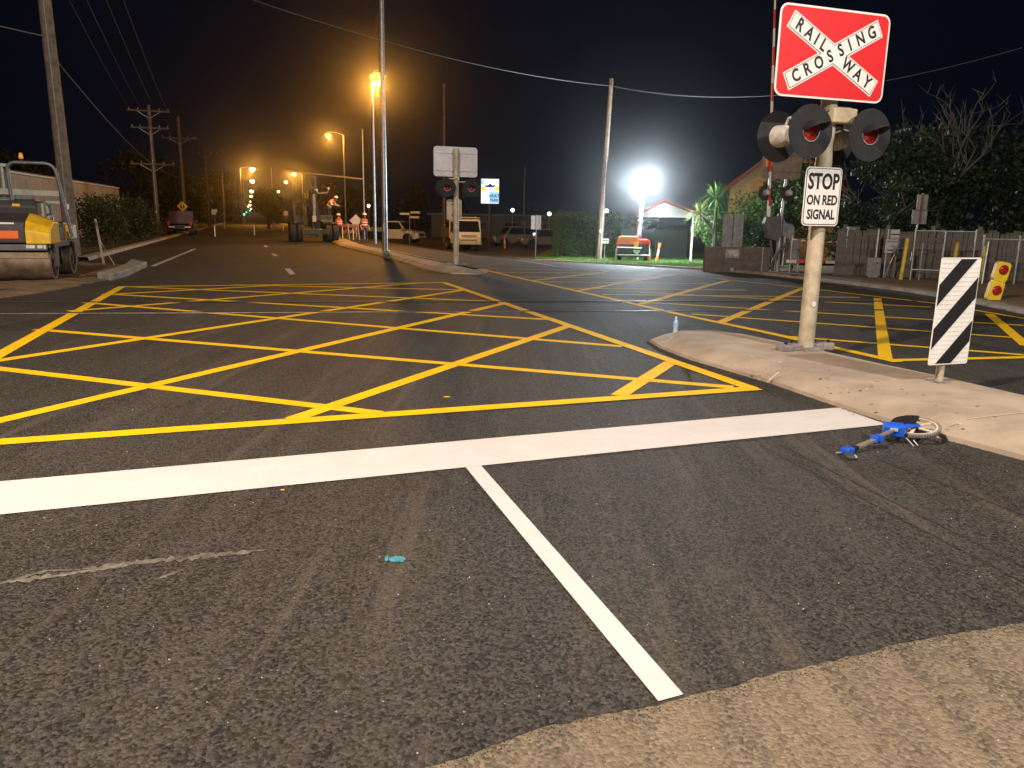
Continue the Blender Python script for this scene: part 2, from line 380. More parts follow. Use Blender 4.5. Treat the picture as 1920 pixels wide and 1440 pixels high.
def roll_mark(p0, p1, w0, w1, seed):
    r_ = random.Random(seed); a_, b_ = at(*p0), at(*p1); d = (b_ - a_).normalized(); n_ = Vector((-d.y, d.x, 0)); up = []; dn = []
    for k in range(41):
        q = a_.lerp(b_, k / 40); e = (w0 + (w1 - w0) * k / 40) / 2 * min(1, .12 + k * .2, .12 + (40 - k) * .2); up.append(q + n_ * e * r_.uniform(.7, 1.3)); dn.append(q - n_ * e * r_.uniform(.7, 1.3))
    sheet('roller_mark', up + dn[::-1], M_MAT2, HM - .0028, road, False)
roll_mark((1425, 838), (1960, 1118), .016, .018, 1); roll_mark((1460, 836), (1960, 1088), .014, .02, 2); roll_mark((1640, 862), (1960, 985), .02, .02, 5); 
# dried slurry line across the lane
M_SLUR = mat('dried_slurry', (.12, .105, .080), .9, var=.6, scale=14, bump=.8, bscale=50)
rn = random.Random(5)
def slur(path, wd, seed):
    r_ = random.Random(seed); up = []; dn = []
    for i in range(len(path) - 1):
        for j in range(14):
            t = j / 14; u = path[i][0] + (path[i + 1][0] - path[i][0]) * t; v = path[i][1] + (path[i + 1][1] - path[i][1]) * t
            e = wd * min(1, (len(path) - 1 - i - t) * .9, (i + t) * 1.5 + .1)
            up.append(at(u, v - e * r_.uniform(.1, 1))); dn.append(at(u, v + e * r_.uniform(.1, 1)))
    sheet('dust_streak', up + dn[::-1], M_SLUR, HM - .002, road, False)
slur([(-30, 1103), (120, 1082), (250, 1060), (360, 1050), (440, 1042), (530, 1032)], 7, 1)
slur([(0, 1098), (90, 1075), (180, 1072)], 4, 2); slur([(290, 1093), (325, 1080), (350, 1072)], 4, 3)
# rails set in the road: running rail head beside a flangeway groove, both crossing the paint
rail_d = (at(1180, 585) - at(95, 589)).normalized()
for u, v, sgn, lb in ((560, 587, 1, 'steel running rail flush in the asphalt, the one nearer the white stop line'), (560, 567, -1, 'steel running rail flush in the asphalt, the one farther from the white stop line')):
    c = at(u, v); t = thing('rail', lb, 'rail', (c.x, c.y, 0), math.atan2(rail_d.y, rail_d.x), 'railway rails in the crossing')
    MB().box((3, 0, -.03), (60, .068, .1)).build('rail_head', M_STEEL, t, bevel=.012)
    MB().box((3, sgn * .075, -.03), (60, .06, .0972)).build('flangeway', M_BLK, t)
# ------------------------------------------------------------------ medians
def inset(pts, d):
    n = len(pts); out = []
    for i in range(n):
        a_, b_, c_ = pts[i - 1], pts[i], pts[(i + 1) % n]
        e1, e2 = (b_ - a_).normalized(), (c_ - b_).normalized(); n1, n2 = Vector((-e1.y, e1.x, 0)), Vector((-e2.y, e2.x, 0))
        m_ = (n1 + n2); m_ = m_ / max(.35, m_.length_squared / 2); out.append(b_ + m_ * d)
    return out
def smooth_poly(pts, it=2):
    for _ in range(it):
        q = []
        for i in range(len(pts)): a_, b_ = pts[i], pts[(i + 1) % len(pts)]; q += [a_.lerp(b_, .25), a_.lerp(b_, .75)]
        pts = q
    return pts
def median(name, pts, slope, hgt, m):
    ar = sum(pts[i].x * pts[(i + 1) % len(pts)].y - pts[(i + 1) % len(pts)].x * pts[i].y for i in range(len(pts)))
    if ar < 0: pts = pts[::-1]
    rings = [(0, 0), (.012, .045), (slope * .5, hgt * .66), (slope * .9, hgt * .97), (slope, hgt), (slope + .03, hgt)]
    mb = MB(); n = len(pts); vs = []
    for d, h in rings: vs += [(p.x, p.y, zg(p.x, p.y) + h) for p in inset(pts, d)]
    fs = [(i * n + k, i * n + (k + 1) % n, (i + 1) * n + (k + 1) % n, (i + 1) * n + k) for i in range(len(rings) - 1) for k in range(n)]
    fs.append(tuple(range((len(rings) - 1) * n, len(rings) * n)))
    o = mb.add(vs, fs).build(name, m, smooth=True); return struct(o)
near = [at(u, v) for u, v in ((1217, 643), (1237, 655), (1294, 677), (1440, 720), (1560, 762), (1661, 795), (1762, 825), (1920, 867))]
near += [near[-1] - DV * 5, near[-1] - DV * 18 + NV * .1]
far = [at(u, v, .13) for u, v in ((1920, 732), (1770, 699), (1676, 680), (1556, 654), (1410, 624), (1331, 616), (1256, 622))]
far = [p + NV * .10 + DV * .03 for p in far]; far[-1] = at(1246, 624, .06); far[-2] += DV * .08
for p in far: p.z = 0
pts = near + [far[0] - DV * 18, far[0] - DV * 5] + far
# soften only the nose
isl = median('median_island', pts, .30, .13, M_CONC)
MEDZ = .13
M_JOINT = mat('joint_sealant', (.60, .52, .41), .8, var=.2, scale=20)
M_STAIN = mat('concrete_stain', (.20, .165, .125), .85, var=.3, scale=20)
def kerbjoint(p, q, h0, h1, wd=.02, m=M_JOINT):
    p, q = at(*p, h0), at(*q, h1); d = (q - p).normalized(); n = Vector((-d.y, d.x, 0)) * wd / 2; u = Vector((0, 0, .003))
    MB().add([p + n + u, p - n + u, (p + q) / 2 - n + u * 2.2, q - n + u, q + n + u, (p + q) / 2 + n + u * 2.2], [(0, 1, 2, 5), (5, 2, 3, 4)]).build('joint', m, isl)
kerbjoint((1460, 698), (1438, 717), .125, .03); kerbjoint((1796, 790), (1763, 811), .125, .03); kerbjoint((1815, 786), (1960, 770), .131, .131, .01)
kerbjoint((1262, 632), (1240, 650), .12, .03, .01)
rn = random.Random(21)
for k in range(34):
    u = rn.uniform(1330, 1900); v = 640 + (u - 1330) * .20 + rn.uniform(10, 62); p = at(u, v, .131); s = rn.uniform(.006, .018)
    MB().slab([(p.x + s * math.cos(a_) * rn.uniform(.6, 1.5), p.y + s * math.sin(a_) * rn.uniform(.6, 1.4)) for a_ in (0, 1, 2, 3, 4, 5.2)], .1305, .1335).build('speck', M_STAIN if rn.random() < .6 else M_WHITE, isl)
fn = [at(u, v) for u, v in ((640, 463), (723, 484), (770, 498), (798, 507), (846, 514.5), (896, 515.5), (915, 511.5))]
ff = [at(u, v, .13) for u, v in ((900, 503.5), (868, 495), (800, 481), (735, 468), (690, 460.5))]
for p in ff: p.z = 0
back = [rd(6.9, 75), rd(6.9, 170), rd(5.6, 170), rd(5.5, 75)]
fm = median('median_island', fn + ff + back, .22, .13, M_CONC)
# ------------------------------------------------------------------ kerbs and verges
def kerb(name, pts, wd, hgt, m, side=1):
    mb = MB(); vs = []; n = len(pts)
    for i, p in enumerate(pts):
        d = (pts[min(i + 1, n - 1)] - pts[max(0, i - 1)]).normalized(); q = Vector((-d.y, d.x, 0)) * side; z = zg(p.x, p.y)
        for off, h in ((0, 0), (.03, hgt * .9), (.06, hgt), (wd, hgt), (wd, -.05)):
            r_ = p + q * off; vs.append((r_.x, r_.y, z + h))
    fs = [(i * 5 + k, i * 5 + k + 1, i * 5 + k + 6, i * 5 + k + 5) for i in range(n - 1) for k in range(4)]
    return struct(mb.add(vs, fs).build(name, m))
lk = [rd(-5.0, t) for t in (28, 32, 38, 46, 58, 75, 100, 140, 200, 300)]
kerb('kerb', lk, .35, .12, M_CONC2, 1)
kerb('kerb', RP[::-1][0:5] , .30, .07, M_CONC2, -1); kerb('kerb', [p.copy() for p in RP[:7]][::-1], .30, .09, M_CONC2, -1)
def verge(name, px, m, h, world=None, seed=1, amp=.03):
    pts = [at(u, v) for u, v in px] + (world or [])
    o = sheet(name, pts, m, h); return struct(o)
verge('lawn', [(1000, 485.5), (1075, 489), (1150, 493), (1240, 498.5), (1335, 505)], M_LAWN, .06, [Vector((13.5, 40, 0)), Vector((15, 60, 0)), Vector((2.5, 60, 0)), Vector((1.5, 50, 0))])
verge('dirt_verge', [(1345, 507), (1410, 512), (1480, 519.5), (1590, 532), (1700, 546), (1810, 563), (1920, 586)], M_DIRT, .05, [Vector((20, 12.5, 0)), Vector((30, 12, 0)), Vector((32, 45, 0)), Vector((14, 40, 0))])
# left verge where the roller stands: a lumpy bank of spoil against a broken kerb nib
def bank(name, outline, hmax, m, seed):
    rn_ = random.Random(seed); bm = bmesh.new(); bm.faces.new([bm.verts.new((p.x, p.y, 0)) for p in outline])
    xs = [p.x for p in outline]; ys = [p.y for p in outline]
    for ax, lo, hi in (('x', min(xs), max(xs)), ('y', min(ys), max(ys))):
        k = lo + .3
        while k < hi:
            bmesh.ops.bisect_plane(bm, geom=bm.verts[:] + bm.edges[:] + bm.faces[:], plane_co=(k, 0, 0) if ax == 'x' else (0, k, 0), plane_no=(1, 0, 0) if ax == 'x' else (0, 1, 0)); k += .3
    bmesh.ops.triangulate(bm, faces=[f for f in bm.faces if len(f.verts) > 4])
    for v in bm.verts:
        bd = v.is_boundary; v.co.z = .006 if bd else hmax * (.55 + .45 * math.sin(v.co.x * 2.1 + 1) * math.cos(v.co.y * 1.7)) + rn_.gauss(0, .012)
    bmesh.ops.recalc_face_normals(bm, faces=bm.faces[:])
    if sum(f.normal.z for f in bm.faces) < 0: bmesh.ops.reverse_faces(bm, faces=bm.faces[:])
    for f in bm.faces: f.smooth = True
    me = bpy.data.meshes.new(name); bm.to_mesh(me); bm.free(); me.materials.append(m); o = bpy.data.objects.new(name, me); COL.objects.link(o); return struct(o)
bank('dirt_verge', [at(-140, 575), at(0, 561), at(90, 548), at(150, 537), at(195, 528), at(235, 518), at(262, 505), at(225, 496), at(168, 494), at(100, 488), at(-140, 485), at(-500, 520)], .05, M_DIRT, 4)
MB_ = MB()
nib = [at(u, v, .03) for u, v in ((182, 521), (207, 524.5), (237, 517), (276, 499), (247, 493), (232, 505), (205, 515))]
struct(MB().slab([(p.x, p.y) for p in nib], -.02, .16).build('kerb', M_CONC2, bevel=.03))
# grass tufts on the lawn and the verges
rn = random.Random(9); vs = []; fs = []
for i in range(26000):
    x = rn.uniform(2.2, 13.5); y = rn.uniform(33, 56)
    if x * NV.x + y * NV.y < 15.5 or x * NV.x + y * NV.y < 17.3 and y > 38 and rn.random() < .2: continue
    z = zg(x, y) + .055; a_ = rn.uniform(0, 6.28); h = rn.uniform(.03, .11); s = .022
    k = len(vs); vs += [(x - s * math.cos(a_), y - s * math.sin(a_), z), (x + s * math.cos(a_), y + s * math.sin(a_), z), (x + rn.gauss(0, .03), y + rn.gauss(0, .03), z + h)]; fs.append((k, k + 1, k + 2))
me = bpy.data.meshes.new('grass'); me.from_pydata(vs, [], fs); me.materials.append(leafmat('grass_blade', (.075, .16, .03), (.16, .28, .06)))
o = bpy.data.objects.new('grass', me); COL.objects.link(o); o['kind'] = 'stuff'; tag(o, 'short mown green grass around the lighting trailer', 'grass')
# loose stone chips left on the road
rn = random.Random(31); mb = MB()
for i in range(260):
    u = rn.uniform(-100, 1950); v = 560 + 860 * rn.random() ** 1.3; p = at(u, v)
    if p.x * NV.x + p.y * NV.y > 4.5: continue
    s = rn.uniform(.0015, .0038) * (1 + .05 * p.y)
    mb.add([(p.x + s * math.cos(a_), p.y + s * math.sin(a_), .010) for a_ in (.2, 1.9, 3.4, 5)] + [(p.x + rn.gauss(0, s * .3), p.y, .010 + s * 1.2)], [(0, 1, 4), (1, 2, 4), (2, 3, 4), (3, 0, 4)])
o = mb.build('stone_chip', mat('pale_stone', (.42, .38, .31), .8)); o['kind'] = 'stuff'; tag(o, 'scattered pale stone chips left on the fresh asphalt', 'gravel')
mb = MB()                                    # crumbs along the joint between the new mat and the worn surface
for i in range(5200):
    p = ragged[rn.randrange(len(ragged))]; q = rn.gauss(-.012, .030); p = p + DV * q + NV * rn.uniform(-.03, .03); s = rn.uniform(.0012, .0042)
    if p.y < .5: continue
    h = .0075 if q < 0 else .010
    mb.add([(p.x + s * math.cos(a_), p.y + s * math.sin(a_), h) for a_ in (.2, 1.9, 3.4, 5)] + [(p.x + rn.gauss(0, s * .3), p.y, h + s * 1.1)], [(0, 1, 4), (1, 2, 4), (2, 3, 4), (3, 0, 4)])
o = mb.build('asphalt_crumb', mat('asphalt_crumbs', (.028, .026, .024), .8)); o['kind'] = 'stuff'; tag(o, 'loose black asphalt grit along the ragged edge of the new road mat', 'gravel')
mb = MB()                                    # crumbs of asphalt raked against the kerb of the near median
for i in range(2600):
    k = rn.randrange(0, 7); p = near[k].lerp(near[k + 1], rn.random()); p = p + NV * rn.gauss(-.022, .022); s = rn.uniform(.002, .0065)
    mb.add([(p.x + s * math.cos(a_), p.y + s * math.sin(a_), .010) for a_ in (.2, 1.9, 3.4, 5)] + [(p.x + rn.gauss(0, s * .3), p.y, .010 + s * 1.5)], [(0, 1, 4), (1, 2, 4), (2, 3, 4), (3, 0, 4)])
o = mb.build('asphalt_crumb', mat('asphalt_crumbs', (.028, .026, .024), .8)); o['kind'] = 'stuff'; tag(o, 'loose black asphalt crumbs along the foot of the concrete kerb', 'gravel')
# ================================================================== CROSSING SIGNALS AND SIGNS
M_RED = mat('sign_red', (.62, .018, .022), .42, var=.05, scale=3)
M_SWH = mat('sign_white', (.78, .74, .70), .42, var=.05, scale=3, dirt=.05)
M_SBK = mat('sign_black', (.012, .012, .014), .45, var=.1)
M_ALU = mat('sign_back_aluminium', (.56, .53, .56), .5, .15, var=.12, scale=3)
M_POST = mat('cream_post_paint', (.46, .395, .285), .5, var=.22, scale=5, dirt=.15, bump=.05, bscale=30)
M_GALV = mat('galvanised_steel', (.42, .43, .44), .45, .7, var=.25, scale=9)
M_BOARD = mat('target_board', (.011, .0105, .012), .8, var=.3, scale=7)
M_HOUS = mat('lamp_housing', (.50, .48, .44), .5, var=.25, scale=9, dirt=.2)
M_LENS = mat('red_lens', (.34, .012, .010), .12, var=.15, scale=30, coat=.6)
M_TAN = mat('cast_box_tan', (.42, .34, .22), .55, var=.2, scale=9)
M_CAST = mat('cast_base', (.22, .20, .19), .7, var=.4, scale=18, bump=.4, bscale=60)
def xpoly(L, hw, th):
    c, s = math.cos(th), math.sin(th)
    def e(sx, sz): # two corners at the end of the arm pointing (sx, sz)
        d = Vector((sx * c, sz * s)); n = Vector((-d.y, d.x)); return d * L + n * hw, d * L - n * hw
    a1, a2 = e(1, 1); b1, b2 = e(-1, 1); c1, c2 = e(-1, -1); d1, d2 = e(1, -1)
    return [tuple(q) for q in (a2, a1, (0, hw / c), b2, b1, (-hw / s, 0), c2, c1, (0, -hw / c), d2, d1, (hw / s, 0))]
def plate(name, poly, y, th, m, parent, bevel=0.): return MB().prism(poly, y - th, y).build(name, m, parent, bevel=bevel)
def sign_face(parent, w_, h_, cx, cz, y):
    b = MB().prism(rrect(w_, h_, .09, 6), 0, .006).build('crossing_sign', M_SWH, parent, loc=(cx, y, cz))
    MB().prism(rrect(w_ - .002, h_ - .002, .09, 6), .0062, .0082).build('back_sheet', M_ALU, b)
    plate('red_field', rrect(w_ - .04, h_ - .04, .072, 6), -.0005, .002, M_RED, b)
    th = math.atan2(.355 * h_ * .97, .41 * w_); L = math.hypot(.41 * w_, .355 * h_)
    plate('white_cross', xpoly(L - .01, .092, th), -.0028, .002, M_SWH, b); plate('cross_border', xpoly(L - .024, .079, th), -.0050, .0015, M_SBK, b); plate('cross_centre', xpoly(L - .030, .073, th), -.0067, .0015, M_SWH, b)
    for s, word, ts in ((-1, 'RAILWAY', (-.79, -.575, -.41, -.25, .33, .575, .80)), (1, 'CROSSING', (-.78, -.55, -.31, -.08, .145, .335, .56, .80))):
        for ch, t in zip(word, ts):
            lettering('letter', ch, .168, M_SBK, b, (t * L * math.cos(th), -.0095, s * t * L * math.sin(th)), (R(90), -s * th, 0), sx=.82, bold=.0045)
    for dz in (-.26, .26):
        MB().box((0, .025, dz), (w_ - .06, .03, .035)).build('rib', M_GALV, b); MB().box((0, .05, dz), (.26, .05, .05)).build('clamp', M_GALV, b, bevel=.006)
    return b
def stop_face(parent, cx, cz, y):
    b = MB().prism(rrect(.47, .61, .05, 5), 0, .005).build('stop_sign', M_SWH, parent, loc=(cx, y, cz))
    MB().prism(rrect(.468, .608, .05, 5), .0052, .0072).build('back_sheet', mat('stop_sign_back', (.45, .37, .27), .55, .2), b)
    plate('border', rrect(.446, .586, .042, 5), -.0005, .0015, M_SBK, b); plate('face', rrect(.43, .57, .036, 5), -.0022, .0015, M_SWH, b)
    for tx, sz, z, sx, bo in (('STOP', .225, .150, .74, .007), ('ON RED', .140, -.04, .76, .0042), ('SIGNAL', .140, -.19, .76, .0042)):
        lettering('letter_row', tx, sz, M_SBK, b, (0, -.0048, z), sx=sx, bold=bo)
    for dz in (-.16, .16): MB().box((0, .02, dz), (.2, .028, .022)).build('clamp', M_SBK, b)
    return b
def signal_head(parent, x, y, z, face, lit=0.):
    """face -1: towards the road user coming from -y; +1: the other way"""
    f = face
    h = MB().lathe([(.0005, .20), (.07, .19), (.10, .14), (.115, .05), (.118, -.01)], n=20, ax='y').build('signal_head', M_HOUS, parent, smooth=True, loc=(x, y, z))
    h.rotation_euler = (0, 0, 0 if f < 0 else math.pi)
    MB().lathe([(.092, -.012), (.268, -.012), (.268, -.018), (.092, -.018), (.092, -.012)], n=36, ax='y').build('target_board', M_BOARD, h)
    MB().lathe([(.0005, -.050), (.035, -.047), (.065, -.036), (.086, -.014), (.093, -.012)], n=24, ax='y').build('lens', M_LENS, h, smooth=True)
    MB().lathe([(.094, -.015), (.094, -.03), (.102, -.03), (.102, -.015)], n=24, ax='y').build('lens_ring', M_GALV, h)
    vs = []; n = 18
    for i in range(n + 1):
        a_ = R(8 + 164 * i / n); q = math.sin(a_)
        vs += [(.106 * math.cos(a_), -.02, .106 * math.sin(a_)), (.095 * math.cos(a_), -.02 - .26 * (.15 + .85 * q), .100 * math.sin(a_) - .03 * q)]
    k = MB(); k.add(vs, [(2 * i, 2 * i + 1, 2 * i + 3, 2 * i + 2) for i in range(n)])
    o = k.build('hood', M_BOARD, h, smooth=True); so = o.modifiers.new('thick', 'SOLIDIFY'); so.thickness = .003
    MB().tube([(0, .1, .10), (0, .14, .17), (0, .26, .19)], .016).build('hanger', M_HOUS, h)
    return h
def crossing_signal(label, loc, rz, group, cx=-.02):
    t = thing('crossing_signal', label, 'railway signal', loc, rz, group)
    MB().cyl((0, 0, -.02), (0, 0, 3.46), .088, .084, 20).build('post', M_POST, t, smooth=True)
    sign_face(t, 1.365, .875, cx, 3.09, -.145); stop_face(t, .03 + (cx + .02), 1.675, -.125)
    for f in (-1, 1):
        for x in (-.375, .375): signal_head(t, x + (-.05 if f < 0 else -.03), .26 * f, 2.31, f)
    MB().tube([(-.43, 0, 2.50), (.40, 0, 2.50)], .024).build('cross_arm', M_TAN, t, smooth=True)
    MB().box((.09, -.115, 2.505), (.30, .10, .15)).build('junction_box', M_TAN, t, bevel=.015)
    MB().box((.12, .03, 2.58), (.26, .2, .05)).build('bracket', M_TAN, t, bevel=.01)
    for x, y, rz_ in ((-.24, -.02, .25), (.22, .02, -.2)):
        MB().slab([(-.15, -.07), (.13, -.09), (.15, .08), (-.13, .09)], -.01, .075).build('base_casting', M_CAST, t, bevel=.02, loc=(x, y, 0)).rotation_euler = (0, 0, rz_)
    MB().slab([(-.12, -.16), (.13, -.16), (.16, .12), (-.14, .12)], -.01, .035).build('base_plate', M_CAST, t, bevel=.01)
    for x, y in ((-.31, -.05), (.29, -.02), (-.17, .03), (.16, .05)): MB().cyl((x, y, .07), (x, y, .105), .017, n=6).build('bolt', M_SBK, t)
    MB().cyl((-.02, -.0865, .52), (-.02, -.092, .52), .03, n=12).build('paper_patch', M_SWH, t)
    return t
P0 = at(1510, 655, MEDZ)
crossing_signal('cream post with red RAILWAY CROSSING board and STOP ON RED SIGNAL plate', P0, A, 'railway crossing signals', -.13)
P1 = at(855, 497, .12)
crossing_signal('railway crossing signal post seen from behind, its bare aluminium board backs above two red lenses', P1, A + math.pi, 'railway crossing signals')
# hazard marker with diagonal stripes
P = at(1760, 716, MEDZ)
t = thing('hazard_marker', 'upright white panel with black diagonal stripes on a short post on the median', 'marker', P, A)
MB().cyl((0, 0, -.02), (0, 0, .75), .034, n=16).build('post', M_POST, t, smooth=True)
MB().slab([(-.07, -.07), (.07, -.07), (.07, .07), (-.07, .07)], -.005, .012).build('base_plate', M_CAST, t)
b = MB().prism(rrect(.455, .95, .02, 3), 0, .004).build('panel', M_SWH, t, loc=(.02, -.05, .645))
def clip_band(z0, z1, hw, hh, sl):
    # band between z0 and z1 on the left side, rising by sl across the panel, clipped to it
    poly = [(-hw, z0), (-hw, z1), (hw, z1 + sl), (hw, z0 + sl)]
    for sg in (1, -1):
        out = []
        for i in range(len(poly)):
            p, q = poly[i], poly[(i + 1) % len(poly)]; ip, iq = sg * p[1] <= hh, sg * q[1] <= hh
            if ip: out.append(p)
            if ip != iq:
                k = (sg * hh - p[1]) / (q[1] - p[1]); out.append((p[0] + (q[0] - p[0]) * k, sg * hh))
        poly = out
        if not poly: return None
    return poly
for z0, z1 in ((-.719, -.536), (-.331, -.148), (.053, .239)):
    po = clip_band(z0, z1, .217, .463, .452)
    if po and len(po) > 2: plate('stripe', po, -.0006, .003, M_SBK, b)
mbr = MB()
for k in range(24): mbr.box((0, -.0016, -.455 + .04 * k), (.425, .0008, .006))
mbr.build('reflective_ribs', mat('reflective_rib', (.66, .62, .57), .35), b); 
# plastic bottle at the median nose
P = at(1266, 625, .085)
t = thing('water_bottle', 'clear plastic water bottle with pale blue label standing on the nose of the median', 'bottle', P, .4)
M_PET = mat('bottle_plastic', (.62, .70, .74), .18, var=.1, alpha=.55, spec=.7)
MB().lathe([(.0005, 0), (.030, 0), (.033, .008), (.032, .05), (.033, .12), (.031, .15), (.018, .18), (.0125, .19), (.0125, .2)], n=18).build('bottle_body', M_PET, t, smooth=True)
MB().lathe([(.0336, .085), (.0336, .150), (.031, .155)], n=18).build('paper_label', mat('label_blue', (.20, .40, .66), .5, var=.3, scale=40), t, smooth=True)
MB().lathe([(.0005, .222), (.0145, .220), (.0145, .198), (.013, .197)], n=14).build('cap', mat('cap_white', (.55, .66, .75), .4), t)
MB().lathe([(.0005, .004), (.0305, .004), (.0305, .07), (.0005, .07)], n=16).build('water', mat('bottle_water', (.70, .76, .80), .05, var=0, alpha=.5), t)
# folded measuring wheel lying against the kerb
W = at(1713, 812, .06)
t = thing('measuring_wheel', 'folded blue surveyor measuring wheel lying on its side against the kerb', 'measuring wheel', W, R(-8))
wt = bpy.data.objects.new('wheel', None); COL.objects.link(wt); wt.parent = t; wt.rotation_euler = (R(9), R(-6), 0); wt.location = (.005, 0, .045)
M_TYRE = mat('grey_rubber', (.20, .19, .175), .75, var=.3, scale=40); M_RIM = mat('wheel_plastic', (.55, .47, .36), .5); M_BLP = mat('blue_plastic', (.015, .10, .62), .38, var=.12, scale=20); M_BKP = mat('black_plastic', (.012, .012, .013), .5)
ty = MB(); pr = [(.148, -.014), (.160, -.012), (.162, 0), (.160, .012), (.148, .014), (.146, 0), (.148, -.014)]
ty.lathe(pr, n=64).build('tyre', M_TYRE, wt, smooth=True)
tr = MB()
for k in range(56):
    a_ = 6.28318 * k / 56; tr.box((.163 * math.cos(a_), .163 * math.sin(a_), 0), (.006, .0085, .022), Matrix.Rotation(a_, 3, 'Z'))
tr.build('tread', M_TYRE, wt)
MB().lathe([(.1465, -.012), (.1465, .012), (.134, .012), (.134, -.012), (.1465, -.012)], n=48).build('rim', M_RIM, wt)
for k in range(5):
    a_ = 6.283 * k / 5 + .4; MB().bar((.02 * math.cos(a_), .02 * math.sin(a_), 0), (.136 * math.cos(a_), .136 * math.sin(a_), 0), .022, .008).build('spoke', M_RIM, wt)
MB().cyl((0, 0, -.02), (0, 0, .02), .026, n=16).build('hub', M_BKP, wt)
vs = [(0, 0)] + [(.157 * math.cos(a_), .157 * math.sin(a_)) for a_ in [R(62 + 110 * k / 12) for k in range(13)]]
MB().slab(vs, .014, .024).build('mudguard', M_BKP, t, loc=(.005, 0, .046)).rotation_euler = (R(9), R(-6), 0)
MB().box((-.175, -.105, .045), (.135, .095, .085), Matrix.Rotation(-.12, 3, 'Z') @ Matrix.Rotation(.12, 3, 'X')).build('counter_box', M_BLP, t, bevel=.012)
MB().box((-.19, -.160, .058), (.05, .006, .022), Matrix.Rotation(-.12, 3, 'Z')).build('counter_window', mat('counter_glass', (.45, .48, .5), .15), t)
MB().slab([(-.13, -.06), (-.10, -.10), (.035, -.02), (.03, .02), (-.02, .03)], .040, .054).build('fork_arm', M_BLP, t, bevel=.003, loc=(0, 0, .012))
M_TB = mat('folding_tube', (.36, .31, .24), .4, .5)
MB().bar((-.18, -.14, .055), (-.315, -.255, .025), .030, .020).build('stem', M_TB, t, bevel=.004)
MB().box((-.336, -.272, .012), (.075, .06, .055), Matrix.Rotation(.70, 3, 'Z')).build('hinge', M_BLP, t, bevel=.01); MB().box((-.325, -.30, .03), (.03, .05, .05), Matrix.Rotation(.70, 3, 'Z')).build('hinge_lever', M_BLP, t, bevel=.008)
MB().bar((-.345, -.285, .012), (-.515, -.432, -.012), .034, .022).build('stem', M_TB, t, bevel=.004)
MB().bar((-.505, -.425, -.012), (-.550, -.466, -.018), .042, .032).build('collar', M_BKP, t, bevel=.005)
MB().box((-.580, -.492, -.020), (.075, .065, .05), Matrix.Rotation(.70, 3, 'Z')).build('hinge', M_BLP, t, bevel=.012)
MB().bar((-.585, -.515, -.030), (-.590, -.615, -.034), .055, .032).build('handle_grip', mat('grip_grey', (.05, .06, .075), .5), t, bevel=.012)
MB().tube([(-.555, -.60, -.03), (-.535, -.58, -.045), (-.55, -.55, -.03)], .006).build('trigger', M_GALV, t); MB().tube([(-.61, -.50, -.03), (-.645, -.47, -.045)], .008).build('pivot_pin', M_GALV, t)
MB().tube([(-.10, -.15, .0), (-.06, -.19, -.045), (-.02, -.16, -.048), (-.05, -.12, -.01)], .0045).build('kick_stand', M_GALV, t)
# ------------------------------------------------------------------ boom gate across the far carriageway
P = at(1455, 511)
t = thing('boom_gate', 'raised red and white boom gate with grey drive housing beside the far carriageway', 'boom gate', P, R(4))
M_GREY = mat('rail_grey_paint', (.21, .205, .20), .6, var=.25, scale=6, dirt=.2); M_DKG = mat('dark_grey_paint', (.085, .085, .09), .6, var=.3, scale=7, dirt=.3); M_BRW = mat('weathered_board', (.19, .135, .105), .7, var=.25, scale=4)
X0 = P.x
MB().cyl((.06, .1, -.1), (.06, .1, 1.9), .085, n=14).build('mast', M_GALV, t, smooth=True)
MB().cyl((.06, .1, 1.8), (.18, .1, 4.4), .062, n=14).build('mast', M_GALV, t, smooth=True)
b = MB().prism(rrect(1.42, 1.06, .1, 5), 0, .012).build('sign_board', M_BRW, t, loc=(-.12, .02, 3.79))
for dz in (-.27, .27): MB().box((0, -.02, dz), (1.38, .03, .035)).build('rib', M_BRW, b)
MB().box((-.46, -.014, .02), (.26, .02, .27)).build('orange_lit_patch', mat('sodium_lit_orange', (.85, .32, .02), .35), b)  # orange sodium light on the sign back, painted as a coloured rectangle
for x in (-.66, .15):
    signal_head(t, x, -.12, 2.78, 1)
MB().tube([(-.8, .1, 2.95), (.5, .1, 2.95)], .02).build('cross_arm', M_SBK, t)
bx0, bx1, z0, z1 = -.50, -.93, 1.75, 9.3
n = 13
for k in range(n):
    q0, q1 = k / n, (k + 1) / n; wq = .075 - .035 * q0
    MB().bar((bx0 + (bx1 - bx0) * q0, -.15, z0 + (z1 - z0) * q0), (bx0 + (bx1 - bx0) * q1, -.15, z0 + (z1 - z0) * q1 - .002), wq * 1.5, wq).build('boom_stripe', M_RED if k % 2 else M_SWH, t)
MB().box((-.42, -.12, 1.83), (.36, .16, .30)).build('boom_clamp', M_BRW, t, bevel=.02)
MB().prism([(-.66, 1.72), (-.60, 1.95), (-.06, 2.0), (-.04, 1.25), (-.2, 1.12), (-.46, 1.2)], -.24, .05).build('drive_housing', M_DKG, t, bevel=.03)
MB().tube([(.32, -.1, 1.15), (.15, -.2, .95), (-.12, -.24, .7), (-.26, -.24, .4), (-.24, -.22, .1), (-.18, -.2, -.05)], .045, 8).build('cable_duct', M_DKG, t, smooth=True)
MB().bar((-.35, -.1, 1.2), (-.12, -.05, -.05), .10, .05).build('stay', M_DKG, t)
MB().prism([(-.05, 2.1), (.10, 2.05), (.25, 1.75), (.52, 1.72), (.60, 1.6), (.62, 1.2), (.45, 1.15), (.1, 1.35), (-.1, 1.7)], .10, .22).build('counterweight', M_GREY, t, bevel=.03)
MB().box((.56, .02, .75), (.36, .42, .92)).build('drive_box', M_GREY, t, bevel=.02); MB().box((.56, -.195, .80), (.28, .012, .7)).build('box_door', M_GREY, t)
